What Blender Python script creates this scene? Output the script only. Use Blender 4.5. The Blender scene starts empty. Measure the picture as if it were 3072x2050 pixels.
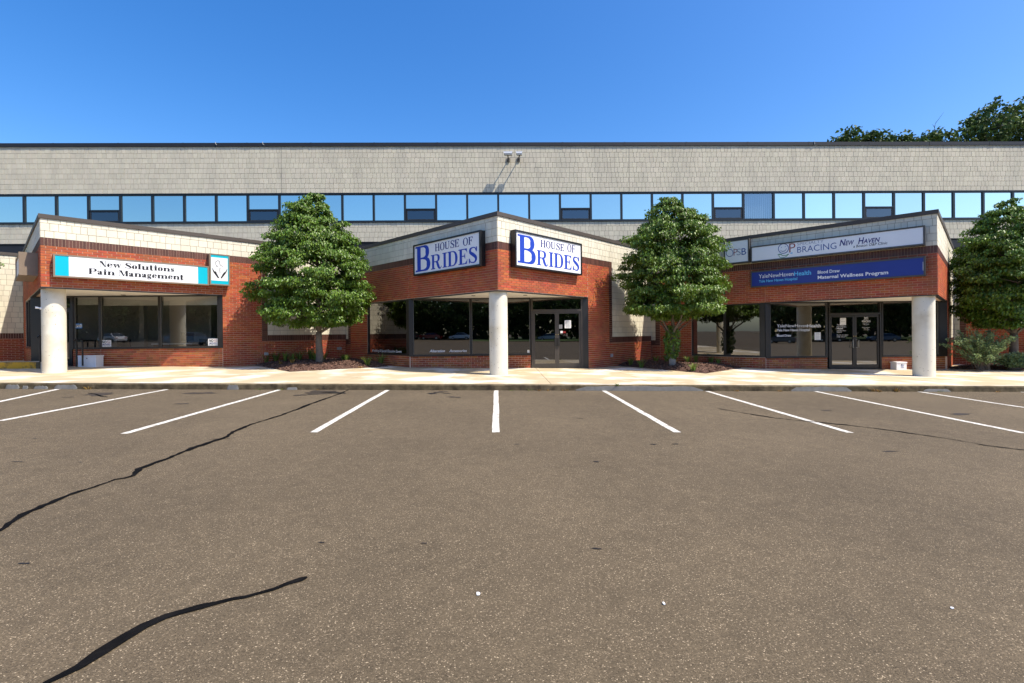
import bpy, bmesh, math, random
from mathutils import Vector, Matrix
random.seed(7)
R = random.random
def U(a, b): return a + (b - a) * R()
sc = bpy.context.scene
col = sc.collection

# ------------------------------------------------------------------ camera
CAM = Vector((0, 0, 1.5))
F, YAW, PITCH, ROLL, SY = 1434.6, .0208, .0034, .0100, -20.6      # focal length in photo pixels, angles in radians
def ray(u, v):
    a = u - 1536; b = v - 1025 - SY
    ur = a * math.cos(ROLL) - b * math.sin(ROLL); vr = a * math.sin(ROLL) + b * math.cos(ROLL)
    x = ur / F; z = -vr / F
    y2 = math.cos(PITCH) + z * math.sin(PITCH); z2 = -math.sin(PITCH) + z * math.cos(PITCH)
    return Vector((x * math.cos(YAW) + y2 * math.sin(YAW), -x * math.sin(YAW) + y2 * math.cos(YAW), z2))
def proj(p):
    d = Vector(p) - CAM
    x = d.x * math.cos(YAW) - d.y * math.sin(YAW); y = d.x * math.sin(YAW) + d.y * math.cos(YAW); z = d.z
    y2 = y * math.cos(PITCH) - z * math.sin(PITCH); z2 = y * math.sin(PITCH) + z * math.cos(PITCH)
    if y2 < .1: return None
    a = F * x / y2; b = -F * z2 / y2
    return (1536 + a * math.cos(ROLL) + b * math.sin(ROLL), 1025 + SY - a * math.sin(ROLL) + b * math.cos(ROLL), y2)
cd = bpy.data.cameras.new('camera'); cam = bpy.data.objects.new('camera', cd); col.objects.link(cam)
fw = ray(1536, 1025 + SY).normalized(); rt = (ray(1536 + 100, 1025 + SY) - ray(1536, 1025 + SY)).normalized(); up = rt.cross(fw)
cam.matrix_world = Matrix(((rt.x, up.x, -fw.x, CAM.x), (rt.y, up.y, -fw.y, CAM.y), (rt.z, up.z, -fw.z, CAM.z), (0, 0, 0, 1)))
cd.sensor_width = 36; cd.lens = 36 * F / 3072; cd.shift_y = SY / 3072; cd.clip_end = 2000; cd.clip_start = .05
sc.camera = cam
# ------------------------------------------------------------------ sky, sun, exposure
SUN = Vector((1, -.52, 1.66)).normalized()
el = math.asin(SUN.z); az = math.atan2(SUN.x, SUN.y)
w = bpy.data.worlds.new('World'); sc.world = w; w.use_nodes = True
nt = w.node_tree; nt.nodes.clear()
sky = nt.nodes.new('ShaderNodeTexSky'); sky.sky_type = 'NISHITA'; sky.sun_disc = False
sky.sun_elevation = el; sky.sun_rotation = az
sky.air_density = 1.0; sky.dust_density = 1.4; sky.ozone_density = 2.2; sky.altitude = 0
bg = nt.nodes.new('ShaderNodeBackground'); bg.inputs[1].default_value = .15
wo = nt.nodes.new('ShaderNodeOutputWorld')
hsv = nt.nodes.new('ShaderNodeHueSaturation'); hsv.inputs['Saturation'].default_value = 1.40; hsv.inputs['Value'].default_value = 1.19; hsv.inputs['Hue'].default_value = .507
nt.links.new(sky.outputs[0], hsv.inputs['Color']); nt.links.new(hsv.outputs[0], bg.inputs[0]); nt.links.new(bg.outputs[0], wo.inputs[0])
sl = bpy.data.lights.new('sun', 'SUN'); sl.energy = 5.0; sl.angle = math.radians(.53); sl.color = (1, .92, .79)
so = bpy.data.objects.new('sun', sl); col.objects.link(so); so.location = SUN * 60
so.rotation_euler = (-SUN).to_track_quat('-Z', 'Y').to_euler()
sc.view_settings.view_transform = 'Standard'; sc.view_settings.look = 'None'
sc.view_settings.exposure = .45; sc.view_settings.gamma = 1
sc.render.engine = 'CYCLES'
sc.cycles.max_bounces = 8; sc.cycles.transparent_max_bounces = 12

# ------------------------------------------------------------------ materials
MAT = {}
def lin(c): return tuple(((x / 255) / 12.92 if x < 11 else ((x / 255 + .055) / 1.055) ** 2.4) for x in c)
def M(name, c, rough=.7, var=.12, scale=5., bump=0., bscale=40., spec=.3, metal=0., rand=0., hue=0., c2=None, c2amt=.5, c2scale=1.2, streak=0, trans=0.):
    m = bpy.data.materials.new(name); m.use_nodes = True; MAT[name] = m
    t = m.node_tree; N = t.nodes; L = t.links; b = N['Principled BSDF']
    b.inputs['Roughness'].default_value = rough; b.inputs['Specular IOR Level'].default_value = spec; b.inputs['Metallic'].default_value = metal
    g = N.new('ShaderNodeNewGeometry')
    def noise(s, d=4., vec=None):
        n = N.new('ShaderNodeTexNoise'); n.inputs['Scale'].default_value = s; n.inputs['Detail'].default_value = d
        L.new(vec or g.outputs['Position'], n.inputs['Vector']); return n
    def math_(op, a, bb):
        q = N.new('ShaderNodeMath'); q.operation = op
        for i, x in enumerate((a, bb)):
            if isinstance(x, (int, float)): q.inputs[i].default_value = x
            else: L.new(x, q.inputs[i])
        return q.outputs[0]
    n1 = noise(scale)
    hs = N.new('ShaderNodeHueSaturation'); hs.inputs['Color'].default_value = (*c, 1)
    v = math_('MULTIPLY_ADD', math_('SUBTRACT', n1.outputs['Fac'], .5), 2 * var * 1.6); N[-1].inputs[2].default_value = 1.0
    if rand or hue:
        oi = N.new('ShaderNodeObjectInfo')
        r = math_('FRACT', math_('ADD', oi.outputs['Random'], math_('MULTIPLY', g.outputs['Random Per Island'], 7.31)), 0)
        v = math_('ADD', v, math_('MULTIPLY', math_('SUBTRACT', r, .5), 2 * rand))
        if hue:
            r2 = math_('FRACT', math_('MULTIPLY', r, 13.7), 0)
            L.new(math_('ADD', math_('MULTIPLY', math_('SUBTRACT', r2, .5), 2 * hue), .5), hs.inputs['Hue'])
    L.new(v, hs.inputs['Value'])
    out = hs.outputs[0]
    if c2:
        if streak:
            mp = N.new('ShaderNodeMapping'); mp.inputs['Scale'].default_value = (streak, streak, 1); L.new(g.outputs['Position'], mp.inputs[0])
            n2 = noise(c2scale, 6, mp.outputs[0])
        else: n2 = noise(c2scale, 6)
        cr = N.new('ShaderNodeValToRGB'); cr.color_ramp.elements[0].position = .48; cr.color_ramp.elements[1].position = .68
        L.new(n2.outputs['Fac'], cr.inputs[0])
        mx = N.new('ShaderNodeMix'); mx.data_type = 'RGBA'
        L.new(math_('MULTIPLY', cr.outputs[0], c2amt), mx.inputs[0]); L.new(out, mx.inputs[6]); mx.inputs[7].default_value = (*c2, 1)
        out = mx.outputs[2]
    L.new(out, b.inputs['Base Color'])
    if bump:
        n3 = noise(bscale, 5); bp = N.new('ShaderNodeBump'); bp.inputs['Strength'].default_value = bump; bp.inputs['Distance'].default_value = .01
        L.new(n3.outputs['Fac'], bp.inputs['Height']); L.new(bp.outputs[0], b.inputs['Normal'])
    if trans:
        tr = N.new('ShaderNodeBsdfTranslucent'); L.new(out, tr.inputs[0]); ms = N.new('ShaderNodeMixShader'); ms.inputs[0].default_value = trans
        L.new(b.outputs[0], ms.inputs[1]); L.new(tr.outputs[0], ms.inputs[2]); L.new(ms.outputs[0], N['Material Output'].inputs[0])
    return m
def glass(name, refl, tint, rtint=(1, 1, 1), facing=.5, wob=.0, rough=.0):
    m = bpy.data.materials.new(name); m.use_nodes = True; MAT[name] = m
    t = m.node_tree; N = t.nodes; L = t.links; N.remove(N['Principled BSDF'])
    g = N.new('ShaderNodeBsdfGlossy'); g.inputs['Roughness'].default_value = rough; g.inputs['Color'].default_value = (*rtint, 1)
    tr = N.new('ShaderNodeBsdfTransparent'); tr.inputs[0].default_value = (*tint, 1)
    lw = N.new('ShaderNodeLayerWeight'); lw.inputs[0].default_value = .25
    mr = N.new('ShaderNodeMath'); mr.operation = 'MULTIPLY_ADD'; L.new(lw.outputs['Fresnel'], mr.inputs[0]); mr.inputs[1].default_value = facing; mr.inputs[2].default_value = refl; mr.use_clamp = True
    ms = N.new('ShaderNodeMixShader'); L.new(mr.outputs[0], ms.inputs[0]); L.new(tr.outputs[0], ms.inputs[1]); L.new(g.outputs[0], ms.inputs[2])
    L.new(ms.outputs[0], N['Material Output'].inputs[0])
    oi = N.new('ShaderNodeObjectInfo'); hv = N.new('ShaderNodeHueSaturation'); hv.inputs['Color'].default_value = (*rtint, 1)
    vv = N.new('ShaderNodeMath'); vv.operation = 'MULTIPLY_ADD'; L.new(oi.outputs['Random'], vv.inputs[0]); vv.inputs[1].default_value = .16; vv.inputs[2].default_value = .92; L.new(vv.outputs[0], hv.inputs['Value']); L.new(hv.outputs[0], g.inputs['Color'])
    if wob:
        ge = N.new('ShaderNodeNewGeometry'); n = N.new('ShaderNodeTexNoise'); n.inputs['Scale'].default_value = .9; n.inputs['Detail'].default_value = 1
        L.new(ge.outputs['Position'], n.inputs['Vector']); bp = N.new('ShaderNodeBump'); bp.inputs['Strength'].default_value = wob; bp.inputs['Distance'].default_value = .05
        L.new(n.outputs['Fac'], bp.inputs['Height']); L.new(bp.outputs[0], g.inputs['Normal'])
    return m
def asphalt():
    m = bpy.data.materials.new('asphalt'); m.use_nodes = True; MAT['asphalt'] = m
    t = m.node_tree; N = t.nodes; L = t.links; b = N['Principled BSDF']; b.inputs['Roughness'].default_value = .86; b.inputs['Specular IOR Level'].default_value = .25
    g = N.new('ShaderNodeNewGeometry')
    v = N.new('ShaderNodeTexVoronoi'); v.inputs['Scale'].default_value = 190; L.new(g.outputs['Position'], v.inputs['Vector'])
    sx = N.new('ShaderNodeSeparateColor'); L.new(v.outputs['Color'], sx.inputs[0])
    cr = N.new('ShaderNodeValToRGB'); L.new(sx.outputs[0], cr.inputs[0]); e = cr.color_ramp.elements
    e[0].position = 0; e[0].color = (.055, .041, .024, 1); e[1].position = 1; e[1].color = (.48, .38, .25, 1)
    for p, c in ((.22, (.094, .071, .043, 1)), (.78, (.118, .089, .054, 1)), (.92, (.160, .122, .075, 1)), (.978, (.26, .20, .13, 1))):
        q = e.new(p); q.color = c
    # larger patches, tyre wear and dust
    n1 = N.new('ShaderNodeTexNoise'); n1.inputs['Scale'].default_value = .35; n1.inputs['Detail'].default_value = 7; n1.inputs['Roughness'].default_value = .62; L.new(g.outputs['Position'], n1.inputs['Vector'])
    n2 = N.new('ShaderNodeTexNoise'); n2.inputs['Scale'].default_value = 7; n2.inputs['Detail'].default_value = 6; L.new(g.outputs['Position'], n2.inputs['Vector'])
    a = N.new('ShaderNodeMath'); a.operation = 'MULTIPLY_ADD'; L.new(n1.outputs['Fac'], a.inputs[0]); a.inputs[1].default_value = .85; a.inputs[2].default_value = .34
    a2 = N.new('ShaderNodeMath'); a2.operation = 'MULTIPLY_ADD'; L.new(n2.outputs['Fac'], a2.inputs[0]); a2.inputs[1].default_value = .5; L.new(a.outputs[0], a2.inputs[2])
    hs = N.new('ShaderNodeHueSaturation'); L.new(cr.outputs[0], hs.inputs['Color']); L.new(a2.outputs[0], hs.inputs['Value'])
    L.new(hs.outputs[0], b.inputs['Base Color'])
    bp = N.new('ShaderNodeBump'); bp.inputs['Strength'].default_value = .55; bp.inputs['Distance'].default_value = .006
    L.new(v.outputs['Distance'], bp.inputs['Height']); bp.invert = True; L.new(bp.outputs[0], b.inputs['Normal'])
asphalt()
M('brick', (.40, .098, .038), .72, .10, 7, .25, 60, .25, rand=.20, hue=.012, c2=(.20, .06, .04), c2amt=.45, c2scale=.9)
M('brick_base', (.38, .115, .042), .72, .10, 7, .25, 60, .25, rand=.30, hue=.016, c2=(.16, .05, .03), c2amt=.5, c2scale=1.3)
M('soldier', (.105, .042, .03), .55, .12, 9, .2, 60, .35, rand=.25)
M('mortar', (.60, .43, .32), .9, .18, 3, .3, 90)
M('dark_mortar', (.30, .22, .17), .9, .18, 3, .3, 90)
M('cream', (.70, .65, .52), .75, .06, 3, .3, 55, .25, rand=.055, hue=.006, c2=(.58, .53, .41), c2amt=.35, c2scale=.8, streak=3)
M('cream_joint', (.34, .31, .24), .9, .15, 5)
M('grey_block', (.58, .525, .405), .8, .07, 2, .35, 50, .2, rand=.06, hue=.006, c2=(.42, .385, .31), c2amt=.4, c2scale=.45, streak=3.5)
M('grey_joint', (.25, .225, .18), .9, .2, 5)
M('coping', (.075, .060, .048), .5, .12, 3, spec=.4)
M('coping_dark', (.016, .015, .017), .5, .15, 3, spec=.4)
M('bronze', (.020, .0175, .015), .38, .15, 6, spec=.5)
M('door_bronze', (.062, .052, .043), .4, .12, 6, spec=.5)
M('black_frame', (.010, .011, .012), .35, .1, 6, spec=.5)
M('alu_edge', (.22, .22, .21), .4, .1, 10, metal=.5)
M('soffit', (.78, .74, .66), .8, .05, 2)
M('concrete', (.49, .395, .25), .85, .12, 1.4, .35, 70, .2, rand=.06, c2=(.80, .755, .67), c2amt=1., c2scale=.7)  # tan concrete; the white noise patches paint overexposed sunlight into the colour
M('concrete_joint', (.15, .125, .09), .9, .15, 6)
M('kerb', (.105, .082, .048), .9, .55, 6, 1., 30, .2, rand=.12, c2=(.040, .030, .018), c2amt=.95, c2scale=3.6)
M('cement_patch', (.15, .148, .14), .85, .2, 9, .6, 40)
M('column', (.70, .665, .555), .8, .05, 3, .25, 45, .25, c2=(.50, .42, .27), c2amt=.55, c2scale=1.6)
M('pit', (.10, .085, .06), .95)
M('line_paint', (.64, .61, .54), .75, .18, 14, .25, 90, .2, c2=(.20, .165, .12), c2amt=.75, c2scale=16)
M('tar', (.005, .0048, .005), .85, .5, 9, .9, 60, .05, c2=(.03, .026, .022), c2amt=.2, c2scale=7)
M('oil', (.042, .032, .023), .6, .25, 9)
M('oil_dark', (.018, .015, .013), .5, .25, 9)
M('yellow_paint', (.62, .33, .025), .7, .12, 5, .3, 40, c2=(.10, .075, .04), c2amt=.9, c2scale=5)
M('mulch', (.085, .046, .034), .95, .35, 14, 1., 25)
M('chip', (.15, .085, .06), .9, .2, 8, rand=.55)
M('bark', (.15, .125, .10), .9, .25, 14, .8, 28)
M('pale_bark', (.30, .285, .26), .9, .35, 9, .7, 28)
M('dark_bark', (.035, .028, .022), .9, .25, 14, .8, 28)
M('leaf', (.112, .195, .020), .42, .10, 2, rand=.45, hue=.018, spec=.5, trans=.26)
M('leaf_b', (.120, .200, .021), .42, .10, 2, rand=.45, hue=.018, spec=.5, trans=.26)
M('leaf_far', (.062, .105, .024), .6, .15, .6, rand=.4, hue=.018, spec=.3, trans=.2)
M('leaf_shrub', (.20, .28, .12), .55, .10, 2, rand=.45, hue=.02, trans=.2)
M('blade', (.17, .23, .045), .6, .15, 9, rand=.45, hue=.04, trans=.25)
M('dry_blade', (.32, .19, .05), .7, .15, 9, rand=.4, hue=.02, trans=.2)
M('sign_frame', (.22, .165, .115), .45, .1, 6, spec=.45)
M('sign_black', (.010, .010, .011), .4, .1, 6, spec=.45)
M('sign_grey', (.075, .068, .06), .45, .1, 6, spec=.45)
M('sign_white', (.80, .81, .82), .35, .03, 2, spec=.45)
M('sign_teal', (.0, .42, .55), .4, .03, 3)
M('sign_navy', (.020, .038, .24), .35, .06, 2, spec=.45)
M('brides_blue', (.016, .055, .42), .45, .03, 3)
M('ink_black', (.010, .010, .014), .5, .02, 3)
M('ink_navy', (.012, .016, .16), .5, .02, 3)
M('ink_blue', (.016, .075, .28), .5, .02, 3)
M('ink_red', (.26, .022, .016), .5, .02, 3)
M('ink_grey', (.30, .33, .42), .5, .02, 3)
M('ink_green', (.02, .20, .07), .5, .02, 3)
M('ink_cyan', (.12, .48, .78), .5, .02, 3)
M('ink_white', (.82, .82, .82), .5, .02, 3)
M('letter_white', (.74, .74, .74), .6, .02, 3)
M('paper', (.78, .78, .76), .8, .03, 5)
M('paper_teal', (.50, .66, .62), .8, .05, 5)
M('poster_blue', (.05, .18, .42), .6, .03, 5)
M('white_metal', (.82, .82, .84), .4, .04, 3, spec=.45)
M('grey_plastic', (.42, .42, .40), .5, .1, 6)
M('brass', (.55, .40, .15), .3, .1, 6, metal=.9)
M('steel', (.5, .5, .5), .3, .1, 6, metal=.9)
M('membrane', (.10, .10, .10), .9)
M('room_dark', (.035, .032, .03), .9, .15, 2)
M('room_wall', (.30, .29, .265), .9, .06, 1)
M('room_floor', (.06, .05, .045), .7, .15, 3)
M('blind', (.86, .85, .80), .8, .04, 3, trans=.2)
M('vblind', (.36, .40, .44), .8, .05, 3)
M('wood', (.20, .07, .035), .5, .2, 5)
M('upholstery', (.015, .015, .017), .8)
M('tyre', (.012, .012, .012), .9)
M('rim', (.45, .45, .46), .3, .05, 5, metal=.8)
M('car_glass', (.012, .014, .016), .08, .05, 3, spec=.6)
M('grass', (.07, .11, .03), .9, .3, 3, .6, 30)
M('lens', (.004, .004, .006), .08, .02, 3, spec=.7)
for nm, c in (('car_white', (.75, .75, .75)), ('car_red', (.32, .015, .015)), ('car_blue', (.04, .09, .16)), ('car_black', (.012, .012, .014)), ('car_silver', (.42, .43, .44)), ('car_grey', (.10, .105, .11))):
    M(nm, c, .22, .02, 2, spec=.6)
glass('upper_glass', .78, (.10, .13, .14), (.84, .96, .87), .3, .006)
glass('hopper_glass', .13, (.16, .18, .20), (.8, .9, 1), .15, .01)
glass('blind_glass', .30, (.55, .62, .66), (.8, .95, 1), .3, .004)
glass('shop_glass', .13, (.74, .74, .72), (1, 1, 1), .6, .012)
glass('dark_glass', .17, (.17, .17, .165), (1, 1, 1), .6, .012)

# ------------------------------------------------------------------ object helpers
def link(o, parent=None):
    col.objects.link(o)
    if parent is not None:
        o.parent = parent
        o.matrix_parent_inverse = WM[parent.name].inverted()
    WM[o.name] = (Matrix.Translation(o.location))
    return o
WM = {}
def thing(name, label, cat, loc, group=None):
    o = bpy.data.objects.new(name, None); o.location = loc; o.empty_display_size = .2
    link(o); o['label'] = label; o['category'] = cat
    if group: o['group'] = group
    return o
def tag(o, label, cat, group=None):
    o['label'] = label; o['category'] = cat
    if group: o['group'] = group
    return o
class MB:
    def __init__(s): s.v = []; s.f = []; s.mi = []; s.cm = 0
    def add(s, vs, fs):
        n = len(s.v); s.v.extend([tuple(x) for x in vs]); s.f.extend([tuple(i + n for i in f) for f in fs]); s.mi.extend([s.cm] * len(fs)); return s
    def hexa(s, p):      # 8 points: back 0-3, front 4-7 (same winding)
        return s.add(p, [(0, 3, 2, 1), (4, 5, 6, 7), (0, 1, 5, 4), (1, 2, 6, 5), (2, 3, 7, 6), (3, 0, 4, 7)])
    def box(s, x0, x1, y0, y1, z0, z1):
        return s.hexa([(x0, y0, z0), (x1, y0, z0), (x1, y1, z0), (x0, y1, z0), (x0, y0, z1), (x1, y0, z1), (x1, y1, z1), (x0, y1, z1)])
    def tube(s, pts, r, n=8, cap=True):
        pts = [Vector(p) for p in pts]; rr = r if isinstance(r, (list, tuple)) else [r] * len(pts); rings = []; b = len(s.v)
        prev = None
        for i, p in enumerate(pts):
            d = (pts[min(i + 1, len(pts) - 1)] - pts[max(i - 1, 0)]).normalized()
            a = prev if prev is not None else (Vector((0, 0, 1)) if abs(d.z) < .9 else Vector((1, 0, 0)))
            a = (a - d * a.dot(d))
            if a.length < 1e-4: a = d.orthogonal()
            a.normalize(); prev = a; c = d.cross(a)
            for k in range(n):
                th = 2 * math.pi * k / n; s.v.append(tuple(p + (a * math.cos(th) + c * math.sin(th)) * rr[i]))
        nf = len(s.f)
        for i in range(len(pts) - 1):
            for k in range(n):
                k2 = (k + 1) % n
                s.f.append((b + i * n + k, b + i * n + k2, b + (i + 1) * n + k2, b + (i + 1) * n + k))
        if cap:
            s.f.append(tuple(b + k for k in range(n))[::-1]); s.f.append(tuple(b + (len(pts) - 1) * n + k for k in range(n)))
        s.mi.extend([s.cm] * (len(s.f) - nf)); return s
    def build(s, name, mat, parent=None, kind=None, smooth=False, local=False):
        me = bpy.data.meshes.new(name)
        v = s.v; loc = Vector((0, 0, 0))
        if local or parent is None:
            xs = [p[0] for p in v]; ys = [p[1] for p in v]; zs = [p[2] for p in v]
            loc = Vector(((min(xs) + max(xs)) / 2, (min(ys) + max(ys)) / 2, min(zs)))
            v = [(p[0] - loc.x, p[1] - loc.y, p[2] - loc.z) for p in v]
        me.from_pydata(v, [], s.f)
        for mm in (mat if isinstance(mat, (list, tuple)) else [mat]): me.materials.append(MAT[mm])
        if any(s.mi): me.polygons.foreach_set('material_index', s.mi)
        if smooth: me.polygons.foreach_set('use_smooth', [True] * len(me.polygons))
        me.update()
        o = bpy.data.objects.new(name, me); o.location = loc; link(o, parent)
        if kind: o['kind'] = kind
        return o
class Face:              # a vertical wall plane: p0 -> p1 in plan, n pointing outwards
    def __init__(s, p0, p1, outward):
        s.p0 = Vector((*p0, 0)); d = Vector((*p1, 0)) - s.p0; s.L = d.length; s.t = d.normalized()
        n = Vector((s.t.y, -s.t.x, 0)); s.n = n if n.dot(Vector((*outward, 0))) > 0 else -n
    def pt(s, a, z, o=0.): q = s.p0 + s.t * a + s.n * o; return Vector((q.x, q.y, z))
    def px(s, u, v, o=0.):
        d = ray(u, v); q = s.p0 + s.n * o; k = (q - CAM).dot(s.n) / d.dot(s.n); p = CAM + d * k
        return (p - q).dot(s.t), p.z
    def box(s, mb, a0, a1, z0, z1, o0, o1):
        P = [s.pt(a0, z0, o0), s.pt(a1, z0, o0), s.pt(a1, z1, o0), s.pt(a0, z1, o0), s.pt(a0, z0, o1), s.pt(a1, z0, o1), s.pt(a1, z1, o1), s.pt(a0, z1, o1)]
        if s.t.cross(Vector((0, 0, 1))).dot(s.n) < 0: P = P[:4][::-1] + P[4:][::-1]
        return mb.hexa(P)
SL = .0155
def walk_z(x): return .145 - SL * max(-40, min(40, x))
def lot_z(x): return -SL * max(-40, min(40, x))
def on_lot(u, v, h=0.):
    d = ray(u, v); k = (h - 1.5) / (d.z + SL * d.x); return CAM + d * k
def on_walk(u, v): return on_lot(u, v, .145)
# pieces that can be picked apart: the largest in view become parts, the rest one joined part
def place_pieces(pieces, parent, name, joined, limit=300):
    """pieces: (face, a0, a1, z0, z1, o0, o1, mat)"""
    vis = []; rest = []
    for i, p in enumerate(pieces):
        f, a0, a1, z0, z1, o0, o1, m = p
        c = f.pt((a0 + a1) / 2, (z0 + z1) / 2, o1); q = proj(c)
        if q and 0 < q[0] < 3072 and 0 < q[1] < 2050:
            fac = abs((CAM - c).normalized().dot(f.n)); vis.append(((a1 - a0) * (z1 - z0) * fac / q[2] ** 2, i))
    vis.sort(reverse=True); keep = set(i for _, i in vis[:limit])
    cache = {}; groups = {}
    for i, p in enumerate(pieces):
        f, a0, a1, z0, z1, o0, o1, m = p
        if i in keep:
            key = (id(f), round(a1 - a0, 3), round(z1 - z0, 3), round(o1 - o0, 3), m)
            me = cache.get(key)
            if me is None:
                mb = MB(); f.box(mb, a0, a1, z0, z1, o0, o1); c = f.pt((a0 + a1) / 2, (z0 + z1) / 2, (o0 + o1) / 2)
                me = bpy.data.meshes.new(name); me.from_pydata([tuple(Vector(x) - c) for x in mb.v], [], mb.f); me.materials.append(MAT[m]); me.update(); cache[key] = me
            o = bpy.data.objects.new(name, me); o.location = f.pt((a0 + a1) / 2, (z0 + z1) / 2, (o0 + o1) / 2); link(o, parent)
        else:
            mb = groups.setdefault(m, MB()); f.box(mb, a0, a1, z0, z1, o0, o1)
    if groups:
        ms = list(groups); mb = MB()
        for k, m in enumerate(ms): mb.cm = k; mb.add(groups[m].v, groups[m].f)
        mb.build(joined, ms, parent, 'stuff')
def running(out, f, a0, a1, z0, z1, ztop, m='brick', h=.0805, l=.245, j=.013, o0=-.02, o1=.004, odd=0):
    k = math.floor((ztop - z1) / h); z = ztop - k * h
    while z > z0 + .004:
        t = min(z, z1); b = max(z - h, z0)
        if t - b > .02:
            a = a0 - ((k + odd) % 2) * l / 2 - U(0, .006)
            while a < a1:
                s0 = max(a, a0); s1 = min(a + l, a1)
                if s1 - s0 > .035: out.append((f, s0 + j / 2, s1 - j / 2, b + j / 2, t - j / 2, o0, o1 + U(-.0015, .0015), m))
                a += l
        z -= h; k += 1
def soldier(out, f, a0, a1, z0, z1, m='soldier', w=.0815, j=.0095, o0=-.02, o1=.005):
    n = max(1, round((a1 - a0) / w)); w = (a1 - a0) / n
    for i in range(n): out.append((f, a0 + i * w + j / 2, a0 + (i + 1) * w - j / 2, z0 + j / 2, z1 - j / 2, o0, o1 + U(-.0015, .0015), m))
def stack(out, f, a0, a1, z0, z1, m='soldier', h=.0805, j=.0095, o0=-.02, o1=.005):
    n = max(1, round((z1 - z0) / h)); h = (z1 - z0) / n
    for i in range(n): out.append((f, a0 + j / 2, a1 - j / 2, z0 + i * h + j / 2, z0 + (i + 1) * h - j / 2, o0, o1 + U(-.0015, .0015), m))
def blocks(out, f, a0, a1, z0, z1, ztop, m, h=.24, w=(.15, .27), j=.012, o0=-.02, o1=.004, jit=.0025, joints=()):
    k = math.floor((ztop - z1) / h + 1e-6); z = ztop - k * h
    while z > z0 + .01:
        t = min(z, z1); b = max(z - h, z0)
        if t - b > .03:
            a = a0 - U(0, .1)
            while a < a1:
                l = U(*w); s0 = max(a, a0); s1 = min(a + l, a1)
                for q in joints:
                    if s0 < q < s1: s1 = q; l = q - a
                if s1 - s0 > .03: out.append((f, s0 + j / 2, s1 - j / 2, b + j / 2, t - j / 2, o0, o1 + U(-jit, jit), m))
                a += l
        z -= h
def quad(mb, f, a0, a1, z0, z1, o):
    P = [f.pt(a0, z0, o), f.pt(a1, z0, o), f.pt(a1, z1, o), f.pt(a0, z1, o)]
    if f.t.cross(Vector((0, 0, 1))).dot(f.n) < 0: P = P[::-1]
    mb.add(P, [(0, 1, 2, 3)]); return mb

# ------------------------------------------------------------------ ground, kerb, sidewalk
Y0, S, X0, ZT = 15.1, 14.1375, -.115, 5.338
KY = 12.52
mb = MB(); xs = [-600, -40, -20, 0, 20, 40, 600]; ys = [-600, -40, -10, 5, 14, 60, 600]
for y in ys:
    for x in xs: mb.v.append((x, y, lot_z(x) - (.0 if y < 14.5 else .02)))
for j in range(6):
    for i in range(6): mb.f.append((j * 7 + i, j * 7 + i + 1, (j + 1) * 7 + i + 1, (j + 1) * 7 + i)); mb.mi.append(0)
lot = mb.build('parking_lot', 'asphalt', kind='structure')
k = 3072 / 2350
def ribbon(name, pts, wid, mat, lift, parent, jit=0.):
    n = len(pts); mb = MB(); L = []; Rr = []
    for i, p in enumerate(pts):
        d = (pts[min(i + 1, n - 1)] - pts[max(i - 1, 0)]); d.z = 0; d.normalize(); q = Vector((-d.y, d.x, 0)); w = wid[i] if isinstance(wid, list) else wid
        for s_, A in ((1, L), (-1, Rr)):
            e = p + q * s_ * (w / 2 + (U(-jit, jit) if jit else 0)); A.append((e.x, e.y, lot_z(e.x) + lift))
    m_ = len(L); mb.add(L + Rr, [(i, m_ + i, m_ + i + 1, i + 1) for i in range(m_ - 1)])
    return mb.build(name, mat, parent)
def dense(pts, step=.12, wob=0.):
    out = []
    for a, b in zip(pts, pts[1:]):
        n = max(1, int((b - a).length / step))
        for i in range(n): out.append(a.lerp(b, i / n) + Vector((U(-wob, wob), U(-wob, wob), 0)))
    return out + [pts[-1]]
# painted bay lines (each runs from the kerb towards the camera)
bays = [((135, 893.5), (-60, 935)), ((397, 892), (0, 966.5)), ((650, 893), (285, 996)), ((895, 893), (720, 993)), ((1139, 893), (1138, 993)), ((1382, 895), (1555, 993)), ((1618, 897), (1952, 994)), ((1862, 897), (2352, 995)), ((2098, 898), (2352, 936)), ((2340, 900), (2420, 905))]
for (a, b) in bays:
    p = on_lot(a[0] * k, a[1] * k); q = on_lot(b[0] * k, b[1] * k); p.y = min(p.y, KY - .04)
    pts = dense([p, q], .45, .005)
    ribbon('painted_line', pts, .112, 'line_paint', .004, lot, .0025)
def tar(pix, w, jit=.011):
    pts = [on_lot(*p) for p in pix]; pts = dense(pts, .06, .008); n = len(pts)
    ph = U(0, 9); ws = [max(.014, w * (1 + .28 * math.sin(i * .37 + ph) + .25 * math.sin(i * .11 + 2 * ph)) * min(1, (i + 1) / 3, (n - i) / 3 + .3)) for i in range(n)]
    return ribbon('tar_seam', pts, ws, 'tar', .007, lot, jit)
tar([(0, 1595), (30, 1572), (70, 1545), (130, 1519), (220, 1482), (300, 1457), (345, 1441), (400, 1430), (418, 1408), (500, 1378), (580, 1345), (640, 1325), (680, 1312), (700, 1296), (760, 1272), (840, 1248), (910, 1222), (925, 1215), (980, 1196), (1020, 1182), (1046, 1170)], .058)
tar([(130, 2060), (230, 2006), (300, 1964), (370, 1918), (430, 1882), (500, 1852), (600, 1824), (700, 1800), (780, 1782), (860, 1756), (905, 1742), (922, 1735)], .050, .008)
tar([(2150, 1226), (2230, 1240), (2330, 1256), (2430, 1266), (2540, 1276), (2640, 1288), (2760, 1305), (2860, 1320), (2960, 1338), (3080, 1352)], .036)
tar([(690, 1318), (650, 1318), (628, 1321)], .012, .003)
tar([(265, 1180), (285, 1183), (305, 1190), (322, 1192)], .04, .012)
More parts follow.
